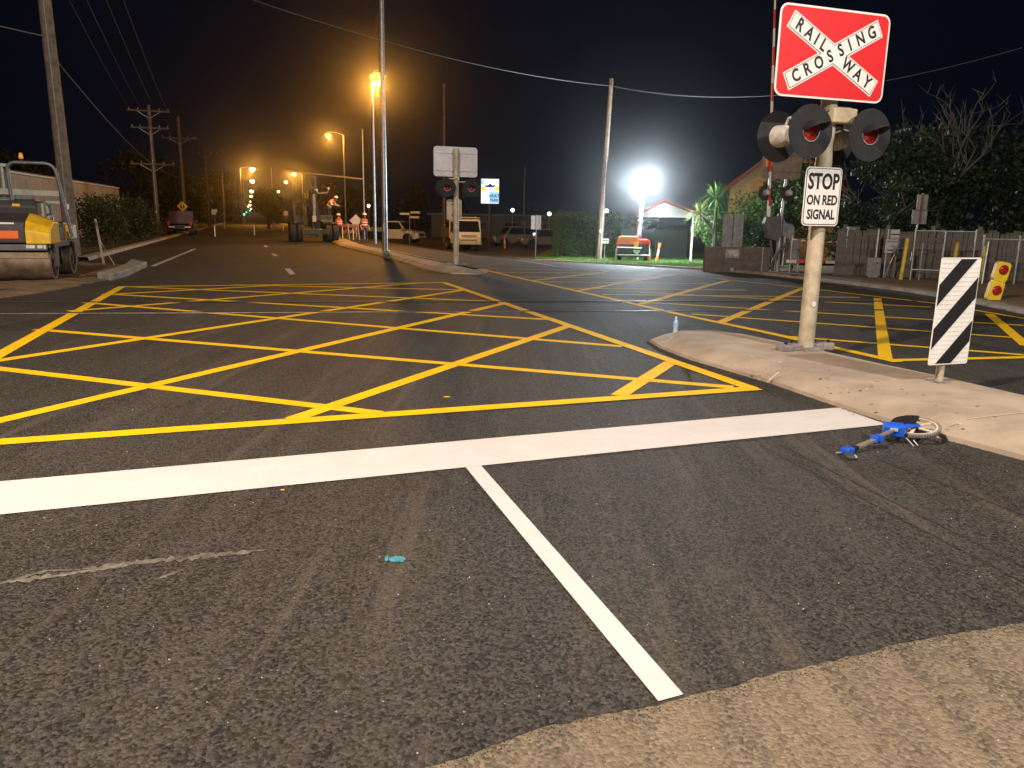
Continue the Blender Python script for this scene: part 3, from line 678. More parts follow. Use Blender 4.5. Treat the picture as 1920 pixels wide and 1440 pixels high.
MB().box((.56, .02, .1), (.10, .10, .5)).build('leg', M_GALV, t); MB().cyl((.28, .15, -.1), (.28, .15, 1.3), .045, n=10).build('leg', M_GALV, t)
MB().box((.15, .05, -.02), (1.5, .8, .14)).build('footing', M_CONC2, t, bevel=.02)
# lowered pedestrian boom behind
P = at(1545, 514); 
t = thing('pedestrian_boom', 'red and white striped rail lying level in front of the timber fence', 'barrier', (P.x, P.y, P.z), R(-6))
for k in range(8): MB().box((-1.15 + .33 * k, 0, .42), (.328, .045, .10)).build('boom_stripe', M_RED if k % 2 else M_SWH, t)
for x in (-.9, 1.2): MB().cyl((x, .05, -.05), (x, .05, .55), .035, n=10).build('leg', M_GALV, t)
a_, b_ = atY(1486, 448, 26.6), atY(1600, 449, 26.6)
tp = thing('barrier_tape', 'thin red and white tape strung between posts behind the cream signal post', 'tape', (a_.x, a_.y, a_.z))
for k in range(14):
    q0, q1 = (b_ - a_) * (k / 14), (b_ - a_) * ((k + 1) / 14); sg = lambda q: Vector((0, 0, -.10 * math.sin(math.pi * q)))
    MB().bar(q0 + sg(k / 14), q1 + sg((k + 1) / 14), .003, .03).build('tape_band', M_RED if k % 2 else M_SWH, tp)
for q in (0, 1):
    e_ = (b_ - a_) * q; MB().cyl((e_.x, e_.y + .02, -a_.z + zg(a_.x, a_.y) - .05), (e_.x, e_.y + .02, .12), .025, n=8).build('post', M_GALV, tp)
# ================================================================== MACHINES AND VEHICLES
M_MYEL = mat('machine_yellow', (.78, .47, .012), .4, var=.15, scale=5, dirt=.1, coat=.2)
M_DGREY = mat('machine_grey', (.040, .040, .042), .5, var=.25, scale=6, dirt=.2)
M_TUBE = mat('rops_tube', (.12, .125, .14), .42, .3, var=.2, scale=6)
M_DRUM = mat('drum_steel', (.16, .115, .07), .6, .4, var=.4, scale=3.5, bump=.15, bscale=30)
M_RUB = mat('tyre_rubber', (.016, .016, .017), .8, var=.3, scale=20); M_RIMS = mat('steel_wheel', (.30, .30, .31), .45, .5, var=.2)
M_GLASS = mat('dark_glass', (.012, .014, .018), .08, var=0, spec=.8); M_VWH = mat('vehicle_white', (.62, .63, .62), .35, var=.08, scale=2, coat=.4, dirt=.1)
M_HEAD = mat('head_lamp_glass', (.75, .72, .66), .1, var=.2, scale=30, coat=1.); M_ORG = mat('orange_reflective', (.85, .16, .035), .4, var=.08)
M_TAIL = mat('tail_lamp', (.5, .02, .015), .2, coat=.8); M_CHR = mat('chrome_trim', (.6, .6, .6), .2, 1.)
M_TRAY = mat('tray_steel', (.36, .37, .37), .5, .4, var=.2)
def wheel(parent, x, y, r, wd, rim=M_RIMS, name='wheel'):
    w_ = MB().lathe([(r * .60, -wd / 2), (r * .92, -wd / 2), (r, -wd * .36), (r, wd * .36), (r * .92, wd / 2), (r * .60, wd / 2)], n=28, ax='x').build(name, M_RUB, parent, smooth=True, loc=(x, y, r))
    MB().lathe([(.001, -wd * .30), (r * .25, -wd * .34), (r * .5, -wd * .22), (r * .61, -wd * .46), (r * .61, wd * .46), (r * .5, wd * .22), (r * .25, wd * .34), (.001, wd * .30)], n=20, ax='x').build('rim', rim, w_, smooth=True)
    return w_
# ---- tandem roller on the left verge: x right, y away from the camera, front drum at y = 0
Pr = at(106, 527)
base = Pr - NV * .80 + DV * .1
t = thing('tandem_roller', 'yellow and grey tandem vibrating roller parked on the dirt verge', 'road roller', (base.x, base.y, .02), A)
DR = .36
for y in (0, 1.95):
    d = MB().lathe([(.05, -.74), (DR * .80, -.74), (DR * .82, -.78), (DR - .012, -.78), (DR, -.768), (DR, .768), (DR - .012, .78), (DR * .82, .78), (DR * .80, .74), (.05, .74)], n=48, ax='x').build('drum', M_DRUM, t, smooth=True, loc=(0, y, DR))
    for s in (-1, 1):
        MB().lathe([(.001, s * .76), (.10, s * .76), (.11, s * .74), (.17, s * .735)], n=20, ax='x').build('hub', M_DGREY, d)
        for k in range(3):
            a_ = k * 2.094 + .5; MB().bar((s * .745, .09 * math.cos(a_), .09 * math.sin(a_)), (s * .745, .27 * math.cos(a_), .27 * math.sin(a_)), .02, .09).build('web', M_DGREY, d)
    for s in (-1, 1):
        MB().prismx([(y - .14, .80), (y + .16, .80), (y + .12, .60), (y + .09, .30), (y - .09, .30), (y - .10, .60)], s * .80, s * .86).build('yoke', M_DGREY, t, bevel=.01)
    MB().box((0, y - .34 if y == 0 else y + .36, .56), (1.5, .03, .12)).build('scraper', mat('scraper_rubber', (.30, .23, .15), .8), t)
MB().box((0, 1.0, .78), (1.55, 2.5, .16)).build('frame', M_DGREY, t, bevel=.02)
MB().box((0, 1.0, .50), (.8, .9, .45)).build('articulation', M_DGREY, t, bevel=.02)
# front hood: dark middle with yellow cheeks
MB().prismx([(-.42, .82), (-.42, 1.12), (-.34, 1.28), (.1, 1.44), (.65, 1.46), (.65, .82)], -.40, .36).build('hood', M_DGREY, t, bevel=.03)
for s, x0, x1 in ((-1, -.80, -.405), (1, .365, .82)):
    ck = MB()
    ins = .12
    prof = [(-.44, .80), (-.44, 1.10), (-.30, 1.30), (.10, 1.46), (.68, 1.44), (.68, .80)]
    n_ = len(prof); inner = x0 if s > 0 else x1; outer = x1 if s > 0 else x0
    ck.add([(inner, y, z) for y, z in prof] + [(outer, y * .8 + .03, .80 + (z - .80) * .72) for y, z in prof], [tuple(range(n_)), tuple(reversed(range(n_, 2 * n_)))] + [(i, n_ + i, n_ + (i + 1) % n_, (i + 1) % n_) for i in range(n_)])
    ck.build('side_cover', M_MYEL, t, bevel=.025)
MB().box((-.02, -.428, 1.0), (.52, .012, .165)).build('name_plate', M_ORG, t, bevel=.004)
MB().box((.02, -.385, 1.235), (.30, .012, .04), Matrix.Rotation(R(-28), 3, 'X')).build('badge', M_SWH, t)
MB().box((0, -.40, .73), (1.5, .10, .13)).build('bumper', mat('bumper_grey', (.11, .115, .13), .5), t, bevel=.015)
for x, wd in ((-.62, .20), (-.44, .1), (.45, .17), (.63, .10)): MB().box((x, -.455, .745), (wd, .03, .075)).build('head_lamp', M_HEAD, t, bevel=.012)
MB().box((.72, -.46, .745), (.045, .03, .085)).build('indicator', M_HEAD, t, bevel=.01)
# operator station
MB().prismx([(.55, 1.40), (.50, 1.60), (.62, 1.74), (.98, 1.72), (1.02, 1.45)], -.38, .42).build('console', M_DGREY, t, bevel=.03)
MB().box((.03, .51, 1.63), (.15, .02, .055)).build('label_plate', MATS['machine_yellow'], t)
MB().tube([(.40, .70, 1.70), (.55, .66, 1.72), (.64, .68, 1.62), (.66, .72, 1.46), (.56, .72, 1.42)], .025).build('grab_handle', M_DGREY, t, smooth=True)
MB().box((-.1, 1.45, 1.22), (.5, .48, .12)).build('seat', M_BKP, t, bevel=.04); MB().box((-.1, 1.70, 1.5), (.5, .1, .55)).build('seat_back', M_BKP, t, bevel=.04)
MB().lathe([(.15, -.012), (.17, 0), (.15, .012)], (0, 1.05, 1.62), 20).build('steering_wheel', M_BKP, t)
MB().box((0, 2.0, 1.05), (1.45, .95, .42)).build('rear_body', M_DGREY, t, bevel=.05)
MB().box((.52, 2.02, 1.02), (.60, .8, .36)).build('rear_cover', M_MYEL, t, bevel=.05); MB().box((.85, 1.9, 1.03), (.08, .35, .32)).build('rear_panel', M_SWH, t, bevel=.02)
MB().box((.62, 1.15, 1.0), (.3, .5, .3)).build('hydraulic_tank', M_DGREY, t, bevel=.02)
for x in (.58, .7): MB().tube([(x, 1.05, .75), (x, 1.1, .4), (x - .05, 1.25, .3), (x - .1, 1.4, .6)], .02).build('hose', M_BKP, t)
MB().tube([(.62, 1.05, 1.1), (.62, 1.02, 1.38), (.50, 1.0, 1.42)], .018).build('lever', M_CHR, t)
# roll-over hoop
def arc(p, pts_, r_):  # rounded polyline
    out = [Vector(pts_[0])]
    for i in range(1, len(pts_) - 1):
        a0_, b_, c_ = Vector(pts_[i - 1]), Vector(pts_[i]), Vector(pts_[i + 1]); u_, v_ = (a0_ - b_).normalized() * r_, (c_ - b_).normalized() * r_
        for k in range(7):
            q = k / 6; out.append((b_ + u_) * (1 - q) ** 2 + b_ * 2 * q * (1 - q) + (b_ + v_) * q * q)
    return out + [Vector(pts_[-1])]
MB().tube(arc(0, [(-.22, 1.40, .9), (-.30, 1.40, 2.60), (.68, 1.40, 2.60), (.90, 1.46, .90)], .22), .042, 10).build('roll_hoop', M_TUBE, t, smooth=True)
MB().cyl((.02, 1.4, 2.6), (.02, 1.4, 2.68), .012).build('beacon_stem', M_BKP, t)
MB().lathe([(.045, 0), (.05, .02), (.045, .11), (.02, .14), (.001, .14)], (.02, 1.4, 2.68), 14).build('beacon', mat('amber_beacon', (.75, .38, .08), .25, coat=.5), t, smooth=True)
# ---- wheeled plant machine with a tall mast, worked on by the crew
Pg = at(591, 454); M_CABY = mat('worn_cab_yellow', (.20, .15, .03), .6, var=.3, scale=5, dirt=.4)
t = thing('wheeled_mast_machine', 'wide tyred work machine with open yellow cab and tall dark mast', 'work machine', Pg, A)
for x in (-1.30, -.88, .80, 1.22):
    wheel(t, x, 0, .56, .36); wheel(t, x, 1.6, .56, .36)
MB().box((0, .8, .62), (1.6, 2.8, .30)).build('chassis', M_DGREY, t, bevel=.03); MB().cyl((-1.2, 0, .56), (1.2, 0, .56), .09).build('axle', M_DGREY, t); MB().cyl((-1.2, 1.6, .56), (1.2, 1.6, .56), .09).build('axle', M_DGREY, t)
MB().box((.95, .5, 1.16), (.9, 1.6, .05)).build('mudguard', M_DGREY, t); MB().box((-1.1, .5, 1.16), (.6, 1.6, .05)).build('mudguard', M_DGREY, t)
for x in (-.14, .14): MB().bar((x, -.1, .5), (x, .0, 3.9), .075, .1).build('mast_rail', M_DGREY, t)
for k in range(8):
    z = .9 + .38 * k; MB().bar((-.14, -.08, z), (.14, -.06, z + (.1 if k % 2 else 0)), .05).build('mast_rung', M_DGREY, t)
for k, x in enumerate((-.2, .05, .22)): MB().tube([(x, -.2, .7), (x + .08, -.22, 1.6), (x - .05, -.15, 2.4), (x * .6, -.1, 3.0)], .03).build('hose', M_BKP, t)
MB().box((.0, -.16, 2.1), (.16, .12, 1.5)).build('ram', M_TRAY, t, bevel=.02)
MB().box((-.02, -.26, 1.40), (.22, .02, .36)).build('number_plate', M_SWH, t)
for s in (-1, 1):
    for y in (.3, 1.1): MB().bar((-.78 + s * .36, y, 1.0), (-.78 + s * .33, y, 2.30), .07).build('cab_post', M_CABY, t)
MB().box((-.78, .7, 2.33), (.82, .95, .07)).build('cab_roof', M_CABY, t, bevel=.02); MB().box((-.95, .27, 1.32), (.28, .04, .62)).build('cab_panel', M_CABY, t); MB().box((-.52, .27, 1.42), (.22, .04, .78)).build('cab_panel', M_CABY, t)
MB().box((-.78, .8, 1.35), (.4, .4, .5)).build('seat', M_BKP, t, bevel=.05)
MB().box((.72, -.25, 1.29), (.68, .05, .13)).build('yellow_rail', M_CABY, t); MB().box((.6, .6, 1.45), (1.0, .9, .35)).build('engine_cover', M_DGREY, t, bevel=.05)
MB().tube([(.18, -.1, 3.05), (.3, -.12, 2.9), (.8, -.14, 2.95), (.88, -.14, 3.15)], .035).build('work_light_arm', M_TRAY, t)
for p in ((.18, -.1, 3.1), (.88, -.14, 3.2)): MB().ball(p, .075).build('work_light', M_HEAD, t)
MB().lathe([(.10, -.1), (.30, -.1), (.30, -.06), (.12, -.06), (.12, .06), (.30, .06), (.30, .1), (.10, .1)], (-.42, .1, 2.65), 18, 'x').build('hose_reel', mat('reel_olive', (.30, .27, .07), .5), t)
MB().box((-.1, -.3, .45), (.5, .3, .25)).build('tow_block', M_DGREY, t, bevel=.03)
# ---- generic car
def car(name, label, cat, loc, rz, body, L=4.7, W=1.85, Hh=1.72, kind='suv', group=None, wr=.36, tray=None):
    """x across, y along (front at -y)"""
    t = thing(name, label, cat, loc, rz, group); h = L / 2; z0 = .30; zb = Hh * .56
    if kind == 'suv':
        prof = [(-h, z0 + .1), (-h, .70), (-h + .12, .88), (-h + 1.05, zb + .04), (h - .1, zb + .06), (h, .85), (h, z0 + .1), (h - .2, z0), (-h + .2, z0)]
        cab = [(-h + .95, zb), (-h + 1.65, Hh - .02), (-h + 2.0, Hh), (h - .55, Hh - .03), (h - .1, zb + .05)]
    else:
        prof = [(-h, z0 + .1), (-h, .72), (-h + .15, .92), (-h + 1.2, zb + .02), (-h + 3.0, zb + .02), (-h + 3.05, .98), (-h + 3.05, z0), (-h + .2, z0)]
        cab = [(-h + 1.1, zb), (-h + 1.75, Hh - .02), (-h + 2.1, Hh), (-h + 2.85, Hh - .02), (-h + 3.02, zb)]
    MB().prismx(prof, -W / 2, W / 2).build('body', body, t, bevel=.07)
    n_ = len(cab); g = MB(); wt_ = W * .5 - .05; wr_ = W * .5 - .22; ztop = max(z for _, z in cab)
    def xw(z): return wt_ + (wr_ - wt_) * (z - zb) / (ztop - zb)
    g.add([(-xw(z), y, z) for y, z in cab] + [(xw(z), y, z) for y, z in cab], [tuple(range(n_)), tuple(reversed(range(n_, 2 * n_)))] + [(i, n_ + i, n_ + (i + 1) % n_, (i + 1) % n_) for i in range(n_)])
    g.build('cabin', body, t, bevel=.04)
    y0, y1 = cab[0][0], cab[1][0]
    def quad(nm, q, m, off): 
        q = [Vector(p) for p in q]; nn = (q[1] - q[0]).cross(q[2] - q[0]).normalized() * off
        MB().add([p + nn for p in q], [(0, 1, 2, 3)]).build(nm, m, t)
    za, zb_ = zb + .09, ztop - .11; f = lambda z: y0 + (y1 - y0) * (z - zb) / (cab[1][1] - zb)
    quad('windscreen', [(-xw(za) + .08, f(za), za), (xw(za) - .08, f(za), za), (xw(zb_) - .06, f(zb_), zb_), (-xw(zb_) + .06, f(zb_), zb_)], M_GLASS, .012)
    ye0, ye1 = cab[-1][0], cab[-2][0]; fe = lambda z: ye0 + (ye1 - ye0) * (z - zb) / (ztop - zb)
    quad('rear_window', [(xw(za) - .08, fe(za), za), (-xw(za) + .08, fe(za), za), (-xw(zb_) + .06, fe(zb_), zb_), (xw(zb_) - .06, fe(zb_), zb_)], M_GLASS, .012)
    cuts = [f(za) + .16, (f(za) + fe(za)) / 2 - .04, (f(za) + fe(za)) / 2 + .04, fe(za) - .14] if kind == 'suv' else [f(za) + .16, fe(za) - .14]
    for s in (-1, 1):
        for i in range(0, len(cuts), 2):
            ya, yb = cuts[i], cuts[i + 1]; yat = max(ya, f(zb_) + .08); ybt = min(yb, fe(zb_) - .06)
            q = [(s * xw(za), ya, za), (s * xw(za), yb, za), (s * xw(zb_), ybt, zb_), (s * xw(zb_), yat, zb_)]
            MB().add([(p[0] + s * .013, p[1], p[2]) for p in q], [(0, 1, 2, 3)]).build('side_window', M_GLASS, t)
        MB().box((s * (W / 2 + .07), f(za) + .22, zb + .12), (.14, .08, .14)).build('mirror', body, t, bevel=.03)
        MB().box((s * (W / 2 - .26), -h + .035, .78), (.36, .10, .13)).build('head_lamp', M_HEAD, t, bevel=.03)
        MB().box((s * (W / 2 - .14), (h if kind == 'suv' else h) - .02, .86), (.18, .07, .26)).build('tail_lamp', M_TAIL, t, bevel=.02)
        for y in (-h + .92, h - 1.02):
            MB().cyl((s * (W / 2 - .34), y, wr), (s * (W / 2 + .004), y, wr), wr + .07, n=24).build('wheel_arch', M_BKP, t); wheel(t, s * (W / 2 - .10), y, wr, .23)
    MB().box((0, -h - .005, .66), (W * .5, .04, .2)).build('grille', M_BKP, t); MB().box((0, -h - .01, .47), (W * .94, .12, .18)).build('bumper', M_BKP if kind == 'suv' else body, t, bevel=.03)
    if kind == 'ute':
        M_TRAY = tray or MATS['tray_steel']; yb = -h + 3.12; ln = h - yb
        MB().box((0, yb + ln / 2, .90), (W, ln, .06)).build('tray_floor', M_TRAY, t); MB().box((0, yb + ln / 2, .62), (.9, ln, .3)).build('chassis', M_BKP, t)
        for s in (-1, 1): MB().box((s * (W / 2 - .02), yb + ln / 2, 1.07), (.04, ln, .28)).build('tray_side', M_TRAY, t)
        MB().box((0, h - .02, 1.07), (W - .1, .04, .28)).build('tail_gate', M_TRAY, t); MB().box((0, yb + .02, 1.35), (W - .1, .05, .85)).build('head_board', M_TRAY, t)
    else: MB().box((0, h + .005, .52), (W * .92, .1, .2)).build('bumper', M_BKP, t, bevel=.03)
    return t
Pu = atY(738, 452, 66)
car('utility_truck', 'white single cab utility with flat metal tray parked beyond the far median', 'utility vehicle', (Pu.x, Pu.y, zg(Pu.x, Pu.y)), R(75), M_VWH, 5.1, 1.8, 1.76, 'ute')
Pc = atY(968, 440, 70); car('parked_car', 'silver four wheel drive parked behind the bollard, its bonnet clear of the sign back', 'car', (Pc.x, Pc.y, zg(Pc.x, Pc.y)), R(-68), mat('car_silver', (.30, .30, .31), .3, .4, coat=.5), 4.8, 1.9, 1.75, 'suv', 'cars parked by the hedge')
Pc = atY(1028, 440, 66); car('parked_car', 'grey wagon parked behind the bare sign back, half hidden by the clipped hedge', 'car', (Pc.x, Pc.y, zg(Pc.x, Pc.y)), R(-80), mat('car_grey', (.19, .19, .20), .3, .3, coat=.5), 4.9, 1.9, 1.62, 'suv', 'cars parked by the hedge')
Pe = at(322, 441)
t = car('utility_truck', 'dark red utility facing away by the left kerb under the power poles', 'utility vehicle', (Pe.x, Pe.y + 2, 0), 0, mat('car_red', (.07, .008, .008), .35, coat=.4), 5.0, 1.8, 1.7, 'ute', tray=MATS['car_red'])
t.rotation_euler = (0, 0, A + math.pi)
for s in (-1, 1): MB().box((s * .55, 2.53, .62), (.42, .03, .07)).build('reflector_strip', mat('bright_reflector', (.85, .78, .74), .3), t)
# ---- white cab-over truck
Pt = at(872, 470)
t = thing('tipper_truck', 'white cab over tipper truck facing the crossing beyond the far median', 'truck', Pt, R(16))
W_ = 2.0
MB().prismx([(-.95, .50), (-1.0, .95), (-.92, 1.35), (-.62, 2.22), (-.45, 2.32), (.55, 2.32), (.62, 2.2), (.62, .5)], -W_ / 2, W_ / 2).build('cab', mat('truck_white', (.80, .82, .84), .3, var=.05, coat=.4), t, bevel=.09)
MB().add([(-.90, -.925, 1.38), (.90, -.925, 1.38), (.84, -.652, 2.16), (-.84, -.652, 2.16)], [(0, 1, 2, 3)]).build('windscreen', M_GLASS, t)
for s in (-1, 1):
    MB().add([(s * 1.008, -.62, 1.30), (s * 1.008, .45, 1.30), (s * 1.004, .42, 2.1), (s * 1.004, -.42, 2.1)], [(0, 1, 2, 3)]).build('side_window', M_GLASS, t)
    m_ = MB().box((s * 1.2, -.95, 1.7), (.16, .06, .36)).build('mirror', M_BKP, t, bevel=.02); MB().tube([(0, .02, .2), (-s * .2, .2, .3)], .012).build('mirror_arm', M_BKP, m_)
    MB().box((s * .76, -.985, .92), (.34, .06, .20)).build('head_lamp', M_HEAD, t, bevel=.03)
    MB().box((s * .62, -1.045, .60), (.18, .03, .08)).build('fog_lamp', M_BKP, t)
    wheel(t, s * .82, -.1, .40, .24); wheel(t, s * .80, 2.5, .40, .28); wheel(t, s * .50, 2.5, .40, .28)
for z in (1.12, 1.02): MB().box((.08, -.985, z), (1.1, .03, .045)).build('grille_slot', M_BKP, t)
MB().box((0, -.98, .62), (W_, .16, .30)).build('bumper', mat('bumper_cream', (.55, .53, .42), .5), t, bevel=.05); MB().box((0, -1.0, .80), (1.3, .06, .06)).build('bumper_slot', M_BKP, t)
MB().box((0, -.62, 2.40), (1.9, .1, .05)).build('roof_visor', M_VWH, t); 
for x in (-.7, .7): MB().cyl((x, -.4, 2.3), (x, -.4, 2.45), .02).build('antenna', M_SWH, t)
MB().box((0, 2.2, .72), (.9, 3.9, .22)).build('chassis', M_BKP, t)
MB().box((0, 2.45, 1.02), (2.1, 3.3, .08)).build('tray_floor', M_DGREY, t)
for s in (-1, 1): MB().box((s * 1.03, 2.45, 1.35), (.05, 3.3, .6)).build('tray_side', M_DGREY, t)
MB().box((0, 4.1, 1.35), (2.1, .05, .6)).build('tail_gate', M_DGREY, t); MB().box((0, .80, 1.55), (2.1, .06, 1.0)).build('head_board', M_DGREY, t)
for s in (-1, 1): MB().cyl((s * 1.0, .78, .9), (s * 1.0, .78, 2.5), .035).build('ladder_post', M_SWH, t)
MB().cyl((-1.0, .78, 2.42), (1.0, .78, 2.42), .03).build('ladder_rail', M_SWH, t)
# ---- mobile lighting tower
Pl = at(1186, 492)
TW = thing('lighting_tower', 'orange and black trailer lighting tower with its white flood head raised and lit', 'lighting tower', Pl, R(-6))
t = TW; M_TORG = mat('trailer_orange', (.85, .13, .03), .4, coat=.2)
MB().box((0, .6, .72), (1.75, 1.5, .72)).build('body', M_BKP, t, bevel=.05)
MB().prism([(-.94, .98), (-.80, 1.36), (-.66, 1.42), (.22, 1.42), (.26, .98)], -.20, 1.4).build('canopy', M_TORG, t, bevel=.03)
MB().prism([(.27, 1.02), (.27, 1.26), (.78, 1.26), (.90, 1.16), (.92, 1.02)], -.20, 1.4).build('canopy', mat('trailer_red', (.72, .035, .02), .4), t, bevel=.03)
MB().box((-.86, .0, .78), (.12, .3, .42)).build('side_pillar', MATS['trailer_red'], t, bevel=.02)
MB().box((.14, -.2, .92), (.24, .06, .34)).build('yellow_panel', M_MYEL, t, bevel=.01)
MB().prism([(.0, .68), (.36, .68), (.36, .60), (.20, .42), (.0, .60)], -.24, -.18).build('number_plate', M_GALV, t)
for s in (-1, 1):
    wheel(t, s * .72, .6, .32, .2); MB().prismx([(.2, .35), (.25, .62), (.6, .74), (.95, .62), (1.0, .35)], s * .60, s * .86).build('mudguard', M_DGREY, t, bevel=.02)
    MB().cyl((s * .95, -.32, .02), (s * .95, -.32, .78), .035, n=8).build('jack_leg', M_GALV, t); MB().box((s * .95, -.32, .015), (.16, .16, .03)).build('jack_foot', M_GALV, t)
MB().cyl((-.95, -.30, .42), (.95, -.30, .42), .03, n=8).build('stay_bar', M_GALV, t); MB().cyl((-.90, -.28, .82), (.45, -.28, .80), .025, n=8).build('stay_bar', M_GALV, t)
MB().box((0, -.1, .34), (1.5, .3, .08)).build('chassis', M_DGREY, t)
for k, (z0, z1, r_) in enumerate(((.9, 2.3, .13), (2.25, 3.2, .10), (3.15, 4.12, .075))):
    x0, x1 = .28 + .05 * (z0 - .9), .28 + .05 * (z1 - .9); MB().cyl((x0, .5, z0), (x1, .5, z1), r_, n=12).build('mast_section', M_GALV, t); MB().cyl((x1 - .003, .5, z1 - .05), (x1, .5, z1 + .02), r_ + .04, n=12).build('mast_collar', M_TRAY, t)
MB().box((.30, .5, 1.42), (.3, .3, .18)).build('mast_base', M_DGREY, t, bevel=.02)
MB().cyl((-.35, .5, 4.2), (1.25, .5, 4.2), .035, n=8).build('head_bar', M_GALV, t)
for x, z in ((-.10, 4.40), (.45, 4.46), (1.00, 4.40), (-.05, 3.98), (.45, 3.95), (.95, 3.98)):
    h = MB().lathe([(.001, .22), (.12, .20), (.20, .10), (.28, .0), (.29, -.02), (.275, -.02)], (0, 0, 0), 20, 'y').build('flood_lamp', M_TRAY, t, smooth=True, loc=(x, .40, z)); h.rotation_euler = (R(8), 0, 0)
    MB().lathe([(.275, -.022), (.16, -.05), (.001, -.06)], (0, 0, 0), 20, 'y').build('lamp_glass', emis('flood_glass', (.90, .96, 1.), 60), h)
def lamp(name, loc, watt, col, rad, parent, spot=None, rot=None):
    ld = bpy.data.lights.new(name, 'SPOT' if spot else 'POINT'); ld.energy = watt; ld.color = col; ld.shadow_soft_size = rad
    if spot: ld.spot_size = spot; ld.spot_blend = .6
    o = bpy.data.objects.new(name, ld); COL.objects.link(o); o.location = loc; o.parent = parent
    if rot: o.rotation_euler = rot
    return o
lamp('flood_light', (.45, -.05, 4.20), TOWER_W, TOWER_C, .30, TW)
# T-top bollards
def bollard(label, P, lean):
    t = thing('traffic_bollard', label, 'bollard', P, 0, 'red and white traffic bollards'); t.rotation_euler = (0, lean, 0)
    MB().slab([(.2 * math.cos(R(45 * k + 22)), .2 * math.sin(R(45 * k + 22))) for k in range(8)], 0, .06).build('base', M_BKP, t, bevel=.015)
    MB().lathe([(.11, .05), (.075, .35), (.07, .42)], n=16).build('column', M_ORG, t, smooth=True); MB().lathe([(.07, .42), (.062, .72)], n=16).build('white_band', M_SWH, t, smooth=True)
    MB().lathe([(.062, .72), (.058, .95), (.05, .97), (.02, 1.0)], n=16).build('column', M_ORG, t, smooth=True); MB().tube([(-.08, 0, .98), (-.07, 0, 1.06), (.07, 0, 1.06), (.08, 0, .98)], .022).build('handle', M_ORG, t)
bollard('red and white traffic bollard leaning on the lawn beside the green fence', at(1231, 492), R(7))
bollard('red and white traffic bollard standing beside the lighting trailer jack leg', at(1216, 491), R(-2))
bollard('red and white traffic bollard in front of the parked silver four wheel drive', at(947, 467), R(-4))
# ================================================================== RIGHT-HAND SIDE
M_BARK = mat('bark', (.055, .042, .03), .9, var=.4, scale=8, bump=.5, bscale=20)
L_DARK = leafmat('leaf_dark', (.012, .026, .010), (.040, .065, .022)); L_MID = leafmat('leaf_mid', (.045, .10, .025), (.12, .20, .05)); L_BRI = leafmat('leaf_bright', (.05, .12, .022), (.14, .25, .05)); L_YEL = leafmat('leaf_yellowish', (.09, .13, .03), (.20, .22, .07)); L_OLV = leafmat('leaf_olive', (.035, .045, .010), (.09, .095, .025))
def limb(rn_, mb, p, d, ln, r, dep):
    pts = [p.copy()]; 
    for i in range(4):
        d = (d + Vector((rn_.gauss(0, .16), rn_.gauss(0, .16), rn_.gauss(.03, .12)))).normalized(); p = p + d * ln / 4; pts.append(p.copy())
    mb.tube(pts, r, 6, r * .5); ends_ = [pts[-1]]
    if dep:
        for k in range(3 if dep > 1 else 2):
            q = pts[2 + k % 3]; e = (d + Vector((rn_.gauss(0, .6), rn_.gauss(0, .6), rn_.gauss(.1, .4)))).normalized(); ends_ += limb(rn_, mb, q, e, ln * .62, r * .5, dep - 1)
    return ends_
def tree(name, label, loc, hgt, rad, n, size, lm, seed, cat='tree', group=None, trunk=.3, low=.3, r0=.14):
    t = thing(name, label, cat, loc, 0, group); rn_ = random.Random(seed); mb = MB()
    mb.tube([(0, 0, -.1), (.03, .02, hgt * trunk * .5), (0, .03, hgt * trunk)], r0, 8, r0 * .7); tips = []
    for k in range(5):
        a_ = 6.283 * k / 5 + rn_.random(); tips += limb(rn_, mb, Vector((0, .03, hgt * trunk * .95)), Vector((math.cos(a_) * .75, math.sin(a_) * .75, .9)).normalized(), hgt * .42, r0 * .5, 2)
    mb.build('trunk', M_BARK, t)
    bl = []
    for k in range(16):
        a_ = rn_.uniform(0, 6.283); z = rn_.uniform(low, .92); q = math.sqrt(max(.05, 1 - ((z - .55) / .55) ** 2)) * rn_.uniform(.25, .8)
        s = rn_.uniform(.24, .42); bl.append((rad * q * math.cos(a_), rad * q * math.sin(a_), hgt * z, rad * s * 1.15, rad * s * 1.15, rad * s * .9))
    foliage('crown', bl, n, size, lm, t, seed, .55); return t
def shrub(name, label, loc, rx, ry, hz, n, size, lm, seed, cat='shrub', group=None):
    t = thing(name, label, cat, loc, 0, group); rn_ = random.Random(seed); mb = MB(); bl = []
    for k in range(6):
        a_ = 1.05 * k; mb.tube([(0, 0, 0), (rx * .3 * math.cos(a_), ry * .3 * math.sin(a_), hz * .45), (rx * .55 * math.cos(a_), ry * .55 * math.sin(a_), hz * .8)], .03, 5, .012)
    mb.build('stem', M_BARK, t)
    for k in range(14):
        a_ = rn_.uniform(0, 6.283); q = rn_.uniform(.1, .7); s = rn_.uniform(.28, .46); z = rn_.uniform(.2, .78)
        bl.append((rx * q * math.cos(a_), ry * q * math.sin(a_), hz * z, rx * s, ry * s, hz * s * .75))
    foliage('foliage', bl, n, size, lm, t, seed, .6); return t
def gz(x, y, h=0.): return Vector((x, y, zg(x, y) + h))
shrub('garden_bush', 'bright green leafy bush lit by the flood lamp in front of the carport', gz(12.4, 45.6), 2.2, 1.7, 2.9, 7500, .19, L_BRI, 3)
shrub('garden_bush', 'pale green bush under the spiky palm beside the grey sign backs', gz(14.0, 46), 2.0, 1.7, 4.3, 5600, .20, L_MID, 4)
shrub('garden_bush', 'low dark shrub between the twin grey boards and the boom gate', gz(9.5, 29.5), .9, .8, 1.9, 2200, .10, L_DARK, 5)
